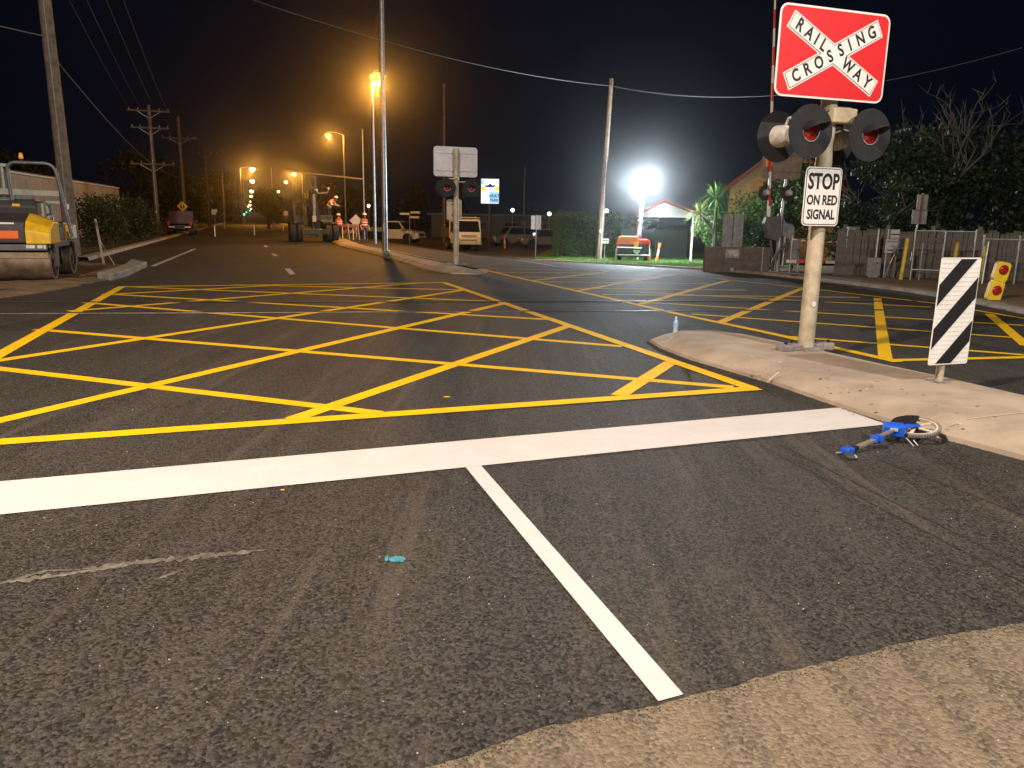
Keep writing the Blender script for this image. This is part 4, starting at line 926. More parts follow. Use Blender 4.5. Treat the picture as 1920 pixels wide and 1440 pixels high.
tree('garden_tree', 'leafy green tree rising behind the boom gate against the yellow gable', gz(16.6, 47), 6.6, 2.7, 9000, .21, L_MID, 6)
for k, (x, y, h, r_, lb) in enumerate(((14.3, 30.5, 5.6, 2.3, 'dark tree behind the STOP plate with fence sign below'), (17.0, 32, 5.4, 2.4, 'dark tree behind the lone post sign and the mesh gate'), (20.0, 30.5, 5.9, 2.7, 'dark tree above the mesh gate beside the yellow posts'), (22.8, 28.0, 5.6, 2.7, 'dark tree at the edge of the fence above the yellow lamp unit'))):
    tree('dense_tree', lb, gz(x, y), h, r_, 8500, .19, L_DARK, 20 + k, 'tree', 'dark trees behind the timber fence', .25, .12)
# a bare twiggy shrub poking out of the trees
t = thing('bare_tree', 'bare grey twiggy tree standing up above the dark trees', 'tree', gz(16.2, 30.2)); rn = random.Random(77); mb = MB()
mb.tube([(0, 0, -.1), (.1, 0, 1.5), (0, .1, 3.2)], .12, 7, .07); tips = []
for k in range(9): tips += limb(rn, mb, Vector((0, .05, 2.2 + .12 * k)), Vector((rn.gauss(0, .55), rn.gauss(0, .4), 1)).normalized(), 2.4, .045, 2)
mb.build('trunk', mat('pale_twig', (.11, .10, .075), .85), t)
for k, p in enumerate(tips):
    for q in range(2): MB().tube([p, p + Vector((rn.gauss(0, .2), rn.gauss(0, .2), rn.uniform(.15, .5)))], .012, 4, .004).build('twig', MATS['pale_twig'], t)
# cordyline palm
P = gz(11.1, 43.6); t = thing('cordyline_palm', 'spiky cordyline palm with narrow leaves beside the carport roof', 'palm', P)
MB().tube([(0, 0, -.1), (.05, 0, 1.7), (.0, 0, 3.4)], .14, 8, .08).build('trunk', M_BARK, t); MB().tube([(0, 0, 1.6), (-.4, 0, 2.2), (-.75, .1, 2.7)], .09, 8, .05).build('trunk', M_BARK, t)
rn = random.Random(8)
for c, n_, L_, lm in (((0, 0, 3.55), 95, 1.55, L_BRI), ((-.85, .1, 2.75), 80, 1.2, L_YEL)):
    vs = []; fs = []
    for k in range(n_):
        d = Vector((rn.gauss(0, 1), rn.gauss(0, 1), rn.gauss(.45, .8))).normalized(); s = d.cross(Vector((0, 0, 1))).normalized() * .04; l_ = L_ * rn.uniform(.7, 1.05); p = Vector(c)
        m_ = p + d * l_ * .55; e = p + d * l_ + Vector((0, 0, -.22 * l_)); q = len(vs)
        vs += [tuple(p + s * .6), tuple(p - s * .6), tuple(m_ - s), tuple(m_ + s), tuple(e)]; fs += [(q, q + 1, q + 2, q + 3), (q + 3, q + 2, q + 4)]
    me = bpy.data.meshes.new('crown'); me.from_pydata(vs, [], fs); me.materials.append(lm); o = bpy.data.objects.new('crown', me); COL.objects.link(o); o.parent = t
# ---- house with a yellow gable
H0 = gz(14.6, 54); t = thing('gabled_house', 'house with pale yellow gable wall and red brown barge boards behind the trees', 'house', H0, R(-24))
gw, ge, ga = 7.0, 4.7, 7.4
M_YW = mat('yellow_wall', (.74, .60, .28), .75, var=.1, scale=2); M_RTRIM = mat('red_trim', (.30, .075, .045), .6); M_TILE = mat('roof_tile', (.17, .075, .05), .75, var=.3, scale=3)
wl = MB().prism([(0, -.1), (0, ge), (gw / 2, ga), (gw, ge), (gw, -.1)], 0, 8).build('wall', M_YW, t)
for k in range(30):
    z = .1 + .25 * k; x0 = 0 if z < ge else (z - ge) / (ga - ge) * gw / 2
    if gw - 2 * x0 > .4: MB().box((gw / 2, -.012, z + .01), (gw - 2 * x0 - .03, .024, .235)).build('weatherboard', M_YW, wl)
for s in (0, 1):
    xa = -.45 if s == 0 else gw + .45; za = ge - .45 * (ga - ge) / (gw / 2)
    b = MB().prism([(xa, za + .06), (gw / 2, ga + .06), (gw / 2, ga + .2), (xa, za + .2)], -.4, 8.3).build('roof', M_TILE, t); MB().prism([(xa, za - .06), (gw / 2, ga - .06), (gw / 2, ga + .22), (xa, za + .22)], -.46, -.4).build('barge_board', M_RTRIM, b)
w_ = MB().box((1.5, -.03, 1.6), (1.3, .06, 1.2)).build('window', M_SWH, t); MB().box((1.5, -.062, 1.6), (1.16, .01, 1.06)).build('pane', M_GLASS, w_); MB().box((1.5, -.07, 1.6), (.05, .02, 1.06)).build('mullion', M_SWH, w_)
# ---- carport
H1 = gz(7.2, 46); t = thing('carport', 'open carport with grey gable, red barge boards and white posts behind the lighting tower', 'carport', H1, R(-12)); z_ = -H1.z
M_GW = mat('pale_cladding', (.42, .41, .40), .6, var=.1); ge_, ga_, cw = 1.95 + z_, 2.68 + z_, 3.5
MB().prism([(0, ge_), (cw / 2 - .3, ga_), (cw, ge_)], 0, .1).build('gable', M_GW, t); MB().prism([(-.1, ge_ - .12), (cw + .1, ge_ - .12), (cw + .1, ge_ + .02), (-.1, ge_ + .02)], -.06, -.01).build('fascia', M_GW, t)
for p, q in (((-.15, ge_ + .02), (cw / 2 - .3, ga_ + .1)), ((cw / 2 - .3, ga_ + .1), (cw + .15, ge_ + .02))):
    r_ = MB().add([(p[0], -.1, p[1]), (q[0], -.1, q[1]), (q[0], 7, q[1]), (p[0], 7, p[1]), (p[0], -.1, p[1] + .05), (q[0], -.1, q[1] + .05), (q[0], 7, q[1] + .05), (p[0], 7, p[1] + .05)], [(0, 1, 2, 3), (4, 7, 6, 5), (0, 4, 5, 1), (1, 5, 6, 2), (2, 6, 7, 3), (3, 7, 4, 0)]).build('roof', M_TILE, t); MB().bar((p[0], -.13, p[1] + .02), (q[0], -.13, q[1] + .02), .05, .13).build('barge_board', M_RTRIM, r_)
for x, y in ((.1, .05), (cw - .35, .05), (.1, 6.6), (cw - .35, 6.6)): MB().box((x, y, ge_ / 2 - .05), (.10, .10, ge_)).build('post', M_SWH, t)
MB().bar((cw - .35, .05, ge_ - .45), (cw - .05, .05, ge_ - .12), .06).build('brace', M_SWH, t); MB().box((cw + .8, 2.0, ge_ - .25), (1.8, 4, .5)).build('side_roof', M_GW, t)
# ---- green sheet fence behind the trailer, one panel after the other
M_CB = mat('green_sheet_steel', (.085, .15, .14), .5, .2, var=.12, scale=3)
t = thing('sheet_fence', 'grey green sheet steel fence running behind the lighting trailer and carport', 'fence', gz(2.9, 50.5), R(-5))
for k in range(5):
    o = MB(); n_ = 24
    for i in range(n_): x = i * 1.6 / n_; o.box((k * 1.62 + x + .033, .0 if i % 3 else .02, .9), (1.6 / n_ + .001, .02, 1.8))
    o.build('panel', M_CB, t)
for k in range(6): MB().box((k * 1.62 - .01, -.02, .92), (.06, .06, 1.88)).build('post', M_CB, t)
MB().box((4.05, -.01, 1.82), (8.1, .06, .05)).build('rail', M_CB, t)
# ---- clipped hedge
P = gz(2.6, 49.0); t = thing('clipped_hedge', 'tall clipped green hedge between the parked cars and the lighting tower', 'hedge', P)
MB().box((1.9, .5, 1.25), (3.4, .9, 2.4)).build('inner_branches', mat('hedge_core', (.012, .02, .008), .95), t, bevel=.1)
rn = random.Random(4); vs = []; fs = []
for i in range(15000):
    f = rn.random(); x = rn.uniform(0, 3.9); y = rn.uniform(-.1, 1.1); z = rn.uniform(.05, 2.75)
    if f < .6: y = -.05 + .12 * rn.gauss(0, 1) + .1 * math.sin(x * 3 + z * 2)
    elif f < .8: z = 2.68 + .08 * rn.gauss(0, 1) + .06 * math.sin(x * 5)
    else: x = rn.choice((0, 3.9)) + .1 * rn.gauss(0, 1)
    if f < .6 and z < .5 and rn.random() < .4: continue
    p = Vector((x, y, z)); d = Vector((rn.gauss(0, 1), rn.gauss(-.4, 1), rn.gauss(.2, 1))).normalized(); s = d.cross(Vector((rn.gauss(0, 1), rn.gauss(0, 1), rn.gauss(0, 1)))).normalized(); l_ = rn.uniform(.07, .15); q = len(vs)
    vs += [tuple(p), tuple(p + d * l_ * .5 + s * l_ * .3), tuple(p + d * l_), tuple(p + d * l_ * .5 - s * l_ * .3)]; fs.append((q, q + 1, q + 2, q + 3))
me = bpy.data.meshes.new('foliage'); me.from_pydata(vs, [], fs); me.materials.append(L_MID); o = bpy.data.objects.new('foliage', me); COL.objects.link(o); o.parent = t
c_ = dup(t); c_.location = gz(6.2, 51.8); c_.rotation_euler = (0, 0, R(-8)); c_.scale = (.8, 1, .92); tag(c_, 'dim clipped hedge behind the sheet fence and the leaning power pole', 'hedge')
# ---- letterbox
P = at(1133, 486); t = thing('letter_box', 'small white letter box on a thin post beside the leaning power pole', 'letter box', P)
MB().cyl((0, 0, -.05), (0, 0, .95), .02, n=8).build('post', M_SWH, t); MB().prismx([(-.18, .95), (-.18, 1.2), (-.1, 1.27), (.1, 1.27), (.18, 1.2), (.18, .95)], -.22, .22).build('box', M_SWH, t, bevel=.01); MB().box((0, -.185, 1.14), (.3, .01, .03)).build('slot', M_BKP, t)
# ---- brown block wall with grey boards
P = gz(6.62, 27.0); t = thing('block_wall', 'low brown concrete block wall with white painted scrawl beside the boom gate', 'wall', P, R(3)); M_BWALL = mat('brown_block', (.12, .085, .062), .85, var=.3, scale=4, bump=.3, bscale=50); rn = random.Random(2); bw = []
for r_ in range(4):
    x = -.2 * (r_ % 2)
    while x < 2.25:
        x0, x1 = max(0, x), min(2.3, x + .4)
        if x1 - x0 > .06: MB().box(((x0 + x1) / 2, .1 + rn.gauss(0, .002), .11 + .22 * r_), (x1 - x0 - .008, .2, .212)).build('block', M_BWALL, t, bevel=.005)
        x += .4
MB().box((1.15, .1, .44), (2.28, .18, .86)).build('mortar', mat('mortar', (.09, .075, .06), .9), t); MB().box((.95, -.008, .66), (.48, .012, .3)).build('painted_patch', mat('patch_paint', (.30, .27, .23), .8, var=.4, scale=8), t); lettering('scrawl', 'VG', .26, mat('spray_white', (.5, .48, .45), .7), t, (.97, -.018, .66), bold=.01)
MB().box((2.0, -.05, .44), (.04, .04, .9)).build('post', M_GALV, t); MB().cyl((.85, -.12, .09), (.98, -.12, .09), .09, n=14).build('pipe_end', M_CONC2, t)
P = gz(7.32, 27.6); t = thing('sign_back', 'pair of tall grey boards seen from behind above the brown block wall', 'sign', P)
for x in (.17, .55): MB().box((x, 0, 1.40), (.34, .02, 1.22)).build('board', M_GREY, t, bevel=.005)
for z in (1.05, 1.75): MB().box((.36, -.025, z), (.7, .03, .05)).build('rib', M_GREY, t)
for x in (.3, .42): MB().cyl((x, .04, -.05), (x, .04, 1.9), .03, n=8).build('post', M_GALV, t)
# ---- timber paling fence: every paling a piece
M_PAL = mat('weathered_paling', (.115, .098, .080), .85, var=.45, scale=3.5, bump=.4, bscale=30)
FA, FB = atY(1562, 520, 25.2), atY(1975, 540, 22.6); FA.z = FB.z = 0
t = thing('paling_fence', 'weathered grey timber paling fence below the dark trees', 'fence', (FA.x, FA.y, zg(FA.x, FA.y)), math.atan2(FB.y - FA.y, FB.x - FA.x))
LN = (FB - FA).length; proto = MB().box((0, 0, .76), (.098, .018, 1.52)).build('paling', M_PAL, t); rn = random.Random(6); k = 0; x = .05
while x < LN:
    o = proto if k == 0 else proto.copy()
    if k: COL.objects.link(o); o.parent = t
    o.location = (x, rn.gauss(0, .006), rn.uniform(-.05, .03)); o.rotation_euler = (rn.gauss(0, .01), rn.gauss(0, .008), rn.gauss(0, .03)); o.scale = (rn.uniform(.92, 1.06), 1, rn.uniform(.97, 1.03)); x += .104; k += 1
for z in (.35, 1.25): MB().box((LN / 2, .04, z), (LN, .045, .08)).build('rail', M_PAL, t)
for i in range(6): MB().box((.2 + i * 1.25, .075, .82), (.11, .1, 1.68)).build('post', M_PAL, t)
# ---- mesh gate and wire fence in front of it
def mesh_panel(parent, x0, x1, z0, z1, y=0., sp=.11):
    mb = MB(); x = x0 - (z1 - z0)
    while x < x1:
        for s in (1, -1):
            a_ = Vector((x, y, z0 if s > 0 else z1)); b_ = Vector((x + z1 - z0, y, z1 if s > 0 else z0))
            if b_.x > x0 and a_.x < x1:
                q0 = max(0, (x0 - a_.x) / (z1 - z0)); q1 = min(1, (x1 - a_.x) / (z1 - z0)); mb.cyl(a_.lerp(b_, q0), a_.lerp(b_, q1), .0022, n=3, caps=False)
        x += sp
    return mb.build('wire_mesh', M_GALV, parent)
GA, GB = atY(1718, 430, 22.4), atY(1832, 430, 22.0)
t = thing('mesh_gate', 'galvanised tube gate with wire mesh in front of the timber fence', 'gate', (GA.x, GA.y, zg(GA.x, GA.y)), math.atan2(GB.y - GA.y, GB.x - GA.x)); gl = (GB - GA).length; gt = GA.z
for x in (0, gl * .5, gl): MB().cyl((x, 0, -.05), (x, 0, gt + (.07 if x != gl * .5 else 0)), .022, n=10).build('upright', M_GALV, t)
for z in (gt, .35): MB().cyl((0, 0, z), (gl, 0, z), .020, n=10).build('crossbar', M_GALV, t)
mesh_panel(t, 0, gl, .35, gt)
GC, GD = atY(1846, 445, 21.6), atY(1990, 445, 20.6)
t = thing('wire_fence', 'galvanised chain wire fence continuing past the gate', 'fence', (GC.x, GC.y, zg(GC.x, GC.y)), math.atan2(GD.y - GC.y, GD.x - GC.x)); gl = (GD - GC).length; gt = GC.z - .02
for x in (0, gl * .48, gl): MB().cyl((x, 0, -.05), (x, 0, gt + .12), .025, n=10).build('post', M_GALV, t)
MB().cyl((0, 0, gt), (gl, 0, gt), .02, n=8).build('rail', M_GALV, t); mesh_panel(t, 0, gl, .1, gt)
P = at(1840, 535); t = thing('leaning_stay', 'slanted galvanised stay post at the end of the chain wire fence', 'post', P); MB().cyl((0, 0, -.05), (.15, .2, 1.15), .025, n=8).build('tube', M_GALV, t, smooth=True); MB().cyl((.15, .2, 1.13), (.152, .2, 1.18), .032, n=8).build('cap', M_GALV, t)
P = at(1722, 528); t = thing('gate_leaf', 'low galvanised pedestrian gate leaf standing ajar between two yellow posts', 'gate', P, R(24))
for x in (0, .85): MB().cyl((x, 0, .0), (x, 0, 1.12), .022, n=8).build('upright', M_GALV, t)
for z in (.25, 1.1): MB().cyl((0, 0, z), (.85, 0, z), .018, n=8).build('crossbar', M_GALV, t)
mesh_panel(t, 0, .85, .25, 1.1)
M_YP = mat('yellow_post_paint', (.60, .44, .03), .5, var=.25, scale=6, dirt=.2)
for u, v, h, lean, lb in ((1688, 527, 1.22, 3, 'slim yellow steel post beside the fence warning board'), (1783, 528, 1.15, 2, 'yellow steel post behind the striped hazard marker'), (1841, 529, 1.05, -4, 'worn yellow brown post leaning at the gate corner')):
    t = thing('yellow_post', lb, 'post', at(u, v), 0, 'yellow posts at the crossing gate'); t.rotation_euler = (0, R(lean), 0)
    MB().cyl((0, 0, -.05), (0, 0, h), .055, n=14).build('tube', M_YP, t, smooth=True); MB().lathe([(.055, h), (.04, h + .02), (.001, h + .025)], n=14).build('cap', M_YP, t)
# boards on the fence
P = atY(1664, 530, 23.6); t = thing('warning_board', 'white lettered notice boards fixed to a stake in front of the timber fence', 'sign', (P.x, P.y, zg(P.x, P.y)), R(4))
b = MB().box((0, 0, 1.0), (.42, .012, .40)).build('board', mat('notice_white', (.42, .41, .40), .6), t); lettering('letter_row', 'PEDESTRIANS', .075, M_SBK, b, (0, -.008, 1.13), sx=.75); lettering('letter_row', '- GO -', .09, M_SBK, b, (0, -.008, 1.0)); MB().bar((-.13, -.012, .88), (.05, -.012, .88), .01, .035).build('arrow', M_SBK, b)
b = MB().box((.06, 0, 1.36), (.27, .012, .26)).build('board', MATS['notice_white'], t); MB().box((.06, -.008, 1.35), (.27, .004, .03)).build('dark_row', M_SBK, b)
for x in (-.14, .18): MB().cyl((x, .03, -.05), (x, .03, 1.5), .022, n=8).build('stake', M_GALV, t)
MB().bar((.22, -.05, 1.15), (-.2, -.08, .0), .05, .02).build('leaning_batten', M_GALV, t)
P = atY(1632, 530, 24.0); t = thing('cable_cabinet', 'small grey steel cabinet with conduit in front of the timber fence', 'cabinet', (P.x, P.y, zg(P.x, P.y)))
MB().box((0, 0, .36), (.42, .26, .56)).build('case', M_GREY, t, bevel=.015); MB().box((0, -.134, .37), (.36, .01, .46)).build('door', M_GREY, t); MB().box((0, .0, .04), (.3, .2, .1)).build('plinth', M_CONC2, t); MB().cyl((.1, .05, .6), (.1, .05, 1.5), .035, n=8).build('conduit', M_GALV, t); MB().box((.08, -.14, .48), (.04, .02, .05)).build('latch', M_SBK, t)
P = atY(1590, 520, 25.4); t = thing('signal_case', 'narrow grey equipment case on a leg behind the cream signal post', 'cabinet', (P.x, P.y, zg(P.x, P.y)))
MB().box((0, 0, 1.12), (.36, .2, .95)).build('case', M_GREY, t, bevel=.015); MB().box((0, -.105, 1.15), (.28, .01, .75)).build('door', M_GREY, t); MB().cyl((0, 0, -.05), (0, 0, .7), .04, n=8).build('leg', M_GALV, t); MB().cyl((.02, -.11, 1.3), (.02, -.125, 1.3), .02).build('lock', M_SBK, t)
# post sign standing beyond the fence
P = atY(1708, 520, 26.5); t = thing('post_sign', 'two stacked bare sign backs on a thin post above the timber fence', 'sign', (P.x, P.y, zg(P.x, P.y)))
MB().cyl((-.1, 0, -.05), (.06, 0, 2.75), .03, n=10).build('post', M_GALV, t); MB().box((.05, -.035, 2.45), (.36, .01, .52)).build('plate', mat('plate_back', (.32, .31, .30), .55, .3), t); MB().box((.01, -.035, 1.98), (.50, .01, .46)).build('plate', MATS['plate_back'], t); MB().box((.04, -.045, 2.25), (.09, .012, .95)).build('stiffener', mat('rusty_channel', (.18, .08, .05), .7), t)
# yellow lamp unit with two red discs
P = at(1858, 566); t = thing('crossing_lamp_unit', 'yellow box with two red round lenses leaning at the roadside', 'signal', P, R(-4)); t.scale = (1.05, 1.05, 1.14); t.rotation_euler = (0, R(10), R(-4)); M_UY = mat('unit_yellow', (.72, .50, .02), .45, var=.15)
MB().prism(rrect(.27, .36, .06, 4, 0, .56), -.07, .07).build('lamp_body', M_UY, t, bevel=.015); MB().prism([(-.11, .40), (.11, .40), (.12, .30), (-.12, .30)], -.06, .06).build('waist', M_UY, t); MB().prism(rrect(.27, .36, .05, 4, 0, .20), -.07, .07).build('lamp_body', M_UY, t, bevel=.015)
for z in (.60, .22): MB().lathe([(.085, -.065), (.09, -.085), (.08, -.10), (.05, -.112), (.001, -.116)], (0, 0, z), 20, 'y').build('red_lens', M_LENS, t, smooth=True)
MB().box((.14, 0, .40), (.02, .08, .14)).build('side_switch', M_SBK, t); MB().box((0, 0, -.01), (.14, .12, .10)).build('foot', M_SWH, t, bevel=.01)
# bare sign back by the lawn
P = at(1004, 483); t = thing('post_sign', 'plain grey rectangular sign back on a slim post at the edge of the lawn', 'sign', P); MB().cyl((0, 0, -.05), (0, 0, 2.65), .03, n=10).build('post', M_GALV, t); MB().prism(rrect(.62, .84, .04, 3, -.01, 2.15), .03, .04).build('plate', M_ALU, t)
for z in (1.95, 2.35): MB().box((-.01, .02, z), (.3, .02, .03)).build('clamp', M_GALV, t)
# ================================================================== LEFT-HAND SIDE AND THE STREET
M_TIM = mat('pole_timber', (.17, .125, .085), .85, var=.35, scale=5, bump=.35, bscale=24); M_CRM = mat('pale_wall', (.40, .34, .27), .7, var=.12, scale=1.2, dirt=.2); M_INS = mat('insulator', (.35, .33, .30), .3); M_WIRE = mat('cable', (.10, .095, .09), .6, var=0)
# long pale shed
a_, b_ = atY(20, 400, 38), atY(226, 400, 60); t = thing('long_shed', 'long pale rendered shed with round shouldered end behind the roller', 'building', (a_.x, a_.y, 0), math.atan2(b_.y - a_.y, b_.x - a_.x)); L_ = (b_ - a_).length; hs = 3.55
MB().prismx([(0, -.1), (0, hs - .25), (.12, hs - .08), (.35, hs), (6, hs + .5), (6, -.1)], 0, L_).build('wall', M_CRM, t, bevel=.06)
for k in range(9): MB().box((L_ * (k + .5) / 9, -.012, hs / 2 - .1), (L_ / 9 - .03, .03, hs - .45)).build('panel', M_CRM, t)
MB().box((L_ / 2, -.03, hs - .16), (L_, .1, .1)).build('gutter', M_SWH, t, bevel=.03); MB().box((L_ + .5, 1.5, 1.55), (1.0, 2.5, 3.1)).build('lean_to', M_TRAY, t)
for k in range(4): MB().box((L_ + 1.012, .5 + .6 * k, 1.55), (.03, .1, 3.0)).build('batten', M_SWH, t)
w_ = MB().box((L_ * .34, -.05, 2.35), (.9, .06, .6)).build('vent', M_TRAY, t)
for k in range(4): MB().box((L_ * .34, -.085, 2.15 + .13 * k), (.84, .02, .05)).build('louvre', M_TRAY, w_)
# white slatted verandah at the far left
a_ = atY(-30, 400, 30); b_ = atY(114, 400, 33.5); t = thing('slatted_verandah', 'pale green and white slatted verandah front behind the roller', 'building', (a_.x, a_.y, 0), math.atan2(b_.y - a_.y, b_.x - a_.x)); L_ = (b_ - a_).length; M_SLAT = mat('slat_white', (.42, .45, .38), .6, var=.15); M_SLG = mat('slat_green', (.16, .22, .18), .6, var=.15)
for z, h in ((2.28, .22), (1.92, .10), (3.28, .12)): MB().box((L_ * (.5 if z < 3 else .17), 0, z), (L_ * (1 if z < 3 else .35), .12, h)).build('beam', M_SLAT, t)
for k in range(int(L_ / .26)): MB().box((.1 + .26 * k, .02, .95), (.13, .03, 1.9)).build('slat', M_SLAT if k % 3 else M_SLG, t)
for k in range(5): MB().box((.1 + .30 * k, .02, 2.8), (.10, .06, .95)).build('baluster', M_SLAT, t)
MB().box((L_ * .5, 1.5, 1.1), (L_, .1, 2.2)).build('back_wall', M_SLG, t)
# shrubs along the left verge
for k, (u, Y, rx, h, lb) in enumerate(((175, 36, 1.7, 2.2, 'dark shrub behind the timber stake beside the roller'), (215, 41, 2.0, 2.6, 'dark shrub in front of the end of the pale shed'), (262, 47, 2.0, 2.5, 'dark shrub between the pale shed and the power pole'))):
    P = atY(u, 430, Y); shrub('verge_shrub', lb, (P.x, P.y, 0), rx, 1.6, h, 3000, .15, L_OLV, 40 + k, 'shrub', 'dark shrubs along the left verge')
TL = ['dark street tree behind the dark shrubs and the pale shed end', 'dark street tree behind the double crossarm power pole', 'dark street tree behind the yellow diamond sign', 'dark street tree behind the small white sign on its post', 'dark street tree next to the row of far sodium lamps', 'low dark tree rising over the roof of the pale shed', 'dark tree directly behind the bending worker', 'dark tree behind the mast arm pole', 'dark tree behind the street name post', 'dark tree behind the tall mast of the wheeled machine', 'low dark tree behind the white tipper truck']
for k, (u, Y, h) in enumerate(((255, 85, 8), (310, 105, 9), (365, 130, 9), (395, 150, 10), (425, 185, 11), (60, 75, 7), (640, 130, 7.5), (690, 150, 8), (780, 120, 7), (590, 170, 9), (850, 110, 6))):
    P = atY(u, 415, Y); lb = TL[k]; tree('street_tree', lb, (P.x, P.y, zg(P.x, P.y)), h, h * .38, 2600, .42, L_OLV, 60 + k, 'tree', 'dark street trees on the left' if u < 450 else 'dark trees behind the work crew', .3, .2, .22)
P = atY(503, 415, 92); tree('street_tree', 'rounded olive tree lit by the street lamps right of the vanishing street', (P.x, P.y, 0), 4.4, 2.2, 4600, .22, L_OLV, 90, 'tree', None, .28, .28, .2)
# ---- poles
def hot_wire(label, a, b, sag, r_=.013, group='overhead cables', name='overhead_cable'):
    a, b = Vector(a), Vector(b); mid = (a + b) / 2
    pts = [a.lerp(b, k / 24) + Vector((0, 0, -sag * 4 * (k / 24) * (1 - k / 24))) - a for k in range(25)]
    o = MB().tube(pts, r_, 5).build(name, M_WIRE, smooth=True, loc=a); return tag(o, label, 'cable', group)
def power_pole(label, loc, hgt, r_, lean=(0, 0), arms=((.25, 2.4), (1.3, 2.2)), low=True, group='timber power poles'):
    t = thing('power_pole', label, 'power pole', loc, A, group); lx, ly = lean
    top = Vector((lx * hgt, ly * hgt, hgt)); at_ = lambda z: Vector((lx * z, ly * z, z))
    MB().cyl((0, 0, -.2), top, r_, r_ * .68, 12).build('pole', M_TIM, t, smooth=True)
    for dz, wd in arms:
        c = at_(hgt - dz); o = MB().box((c.x, c.y - .14, c.z), (wd, .09, .11)).build('cross_arm', M_TIM, t)
        for x in (-.46, -.25, .25, .46): MB().lathe([(.02, .05), (.045, .08), (.03, .12), (.05, .16), (.03, .22), (.001, .23)], (c.x + wd * x, c.y - .14, c.z), 8).build('insulator', M_INS, o)
        for s in (-1, 1): MB().bar((c.x + s * wd * .28, c.y - .14, c.z - .04), (c.x, c.y - .1, c.z - .55), .03).build('brace', M_GALV, o)
    MB().cyl((at_(.0).x + .0, -r_ - .02, 0), (at_(hgt * .8).x, at_(hgt * .8).y - r_ * .75 - .02, hgt * .8), .022, n=6).build('conduit', M_GALV, t)
    MB().box((0, -r_ - .01, 1.7), (.12, .01, .16)).build('tag_plate', M_SWH, t)
    return t
P = atY(137, 440, 26); PL = Vector((P.x - .05, 26, 0))
power_pole('thick timber power pole with bright metal conduit standing behind the roller', PL, 13.2, .235, (-.012, 0), arms=((.3, 2.4),))
tL = lambda z, dx=0: PL + Vector((-.012 * z + dx, -.2, z))
P = atY(297, 440, 62); PA = Vector((P.x, P.y, 0)); power_pole('timber power pole with two crossarms and switch gear beside the red utility', PA, 9.7, .19, (0, 0), ((.45, 3.0), (1.7, 2.7), (4.4, 3.2)))
P = atY(348, 430, 74); PB = Vector((P.x, P.y, 0)); power_pole('timber power pole behind the yellow diamond sign', PB, 10.3, .19, (0, 0), ((1.9, 3.0),))
P = atY(393, 425, 100); PC = Vector((P.x, P.y, 0)); power_pole('first timber power pole beyond the one by the yellow diamond sign', PC, 9.4, .19, (0, 0), ((.4, 3.0),), group='far power poles on the left')
for u, Y, lb in ((421, 135, 'second'), (439, 175, 'third'), (449, 220, 'fourth'), (455, 270, 'fifth')):
    P = atY(u, 420, Y); power_pole(lb + ' timber power pole beyond the one by the yellow diamond sign', (P.x, P.y, 0), 9.2, .2, (0, 0), ((.4, 3.0),), group='far power poles on the left')
P = at(1122, 489); PR = P.copy(); power_pole('leaning timber power pole lit white beside the lighting tower', PR, 10.0, .17, (.035, 0), arms=(), group='timber power poles')
tR = PR + Vector((.33, 0, 9.6))
P = atY(833, 455, 75); PD = Vector((P.x, P.y, zg(P.x, P.y))); power_pole('thin timber pole rising behind the bare crossing sign board', PD, 14.5, .17, (.0, 0), arms=(), group='timber power poles')
hot_wire('cable sagging from the leaning white pole across the road to the left power pole', tL(10.3), tR, .85, .016)
hot_wire('cable running from the leaning white pole towards the red crossing board', tR, (19, 31, 8.2), 1.1, .014)
hot_wire('cable hanging from the left power pole out over the verandah', tL(6.9), (-24, 17, 9.0), .3, .022)
hot_wire('service cable drooping from the left power pole past the pale shed to the next poles', tL(6.55), PB + Vector((0, 0, 4.9)), 1.0, .02)
hot_wire('service cable drooping on along the left side poles', PB + Vector((0, 0, 4.9)), PC + Vector((0, 0, 4.2)), .9, .02)
for k, dx in enumerate((-1.1, -.4, .4, 1.1)):
    hot_wire('thin high conductor between the left power pole and the double crossarm pole', tL(12.95) + NV * dx, PA + NV * dx * 1.2 + Vector((0, -.1, 9.4)), .5, .010, 'high conductors on the left')
    hot_wire('thin high conductor beyond the double crossarm pole', PA + NV * dx * 1.2 + Vector((0, -.1, 9.4)), PC + NV * dx * 1.2 + Vector((0, -.1, 9.1)), .5, .010, 'high conductors on the left')
# plain steel column in the far median
P = at(722, 471, .12); t = thing('steel_column', 'tall plain galvanised steel column standing in the far median', 'pole', P); MB().cyl((0, 0, -.1), (.05, 0, 15.5), .125, .075, 16).build('shaft', M_GALV, t, smooth=True); MB().box((0, 0, .02), (.4, .4, .04)).build('base_plate', M_GALV, t); MB().box((.0, -.13, 1.0), (.09, .02, .3)).build('door', M_GALV, t)
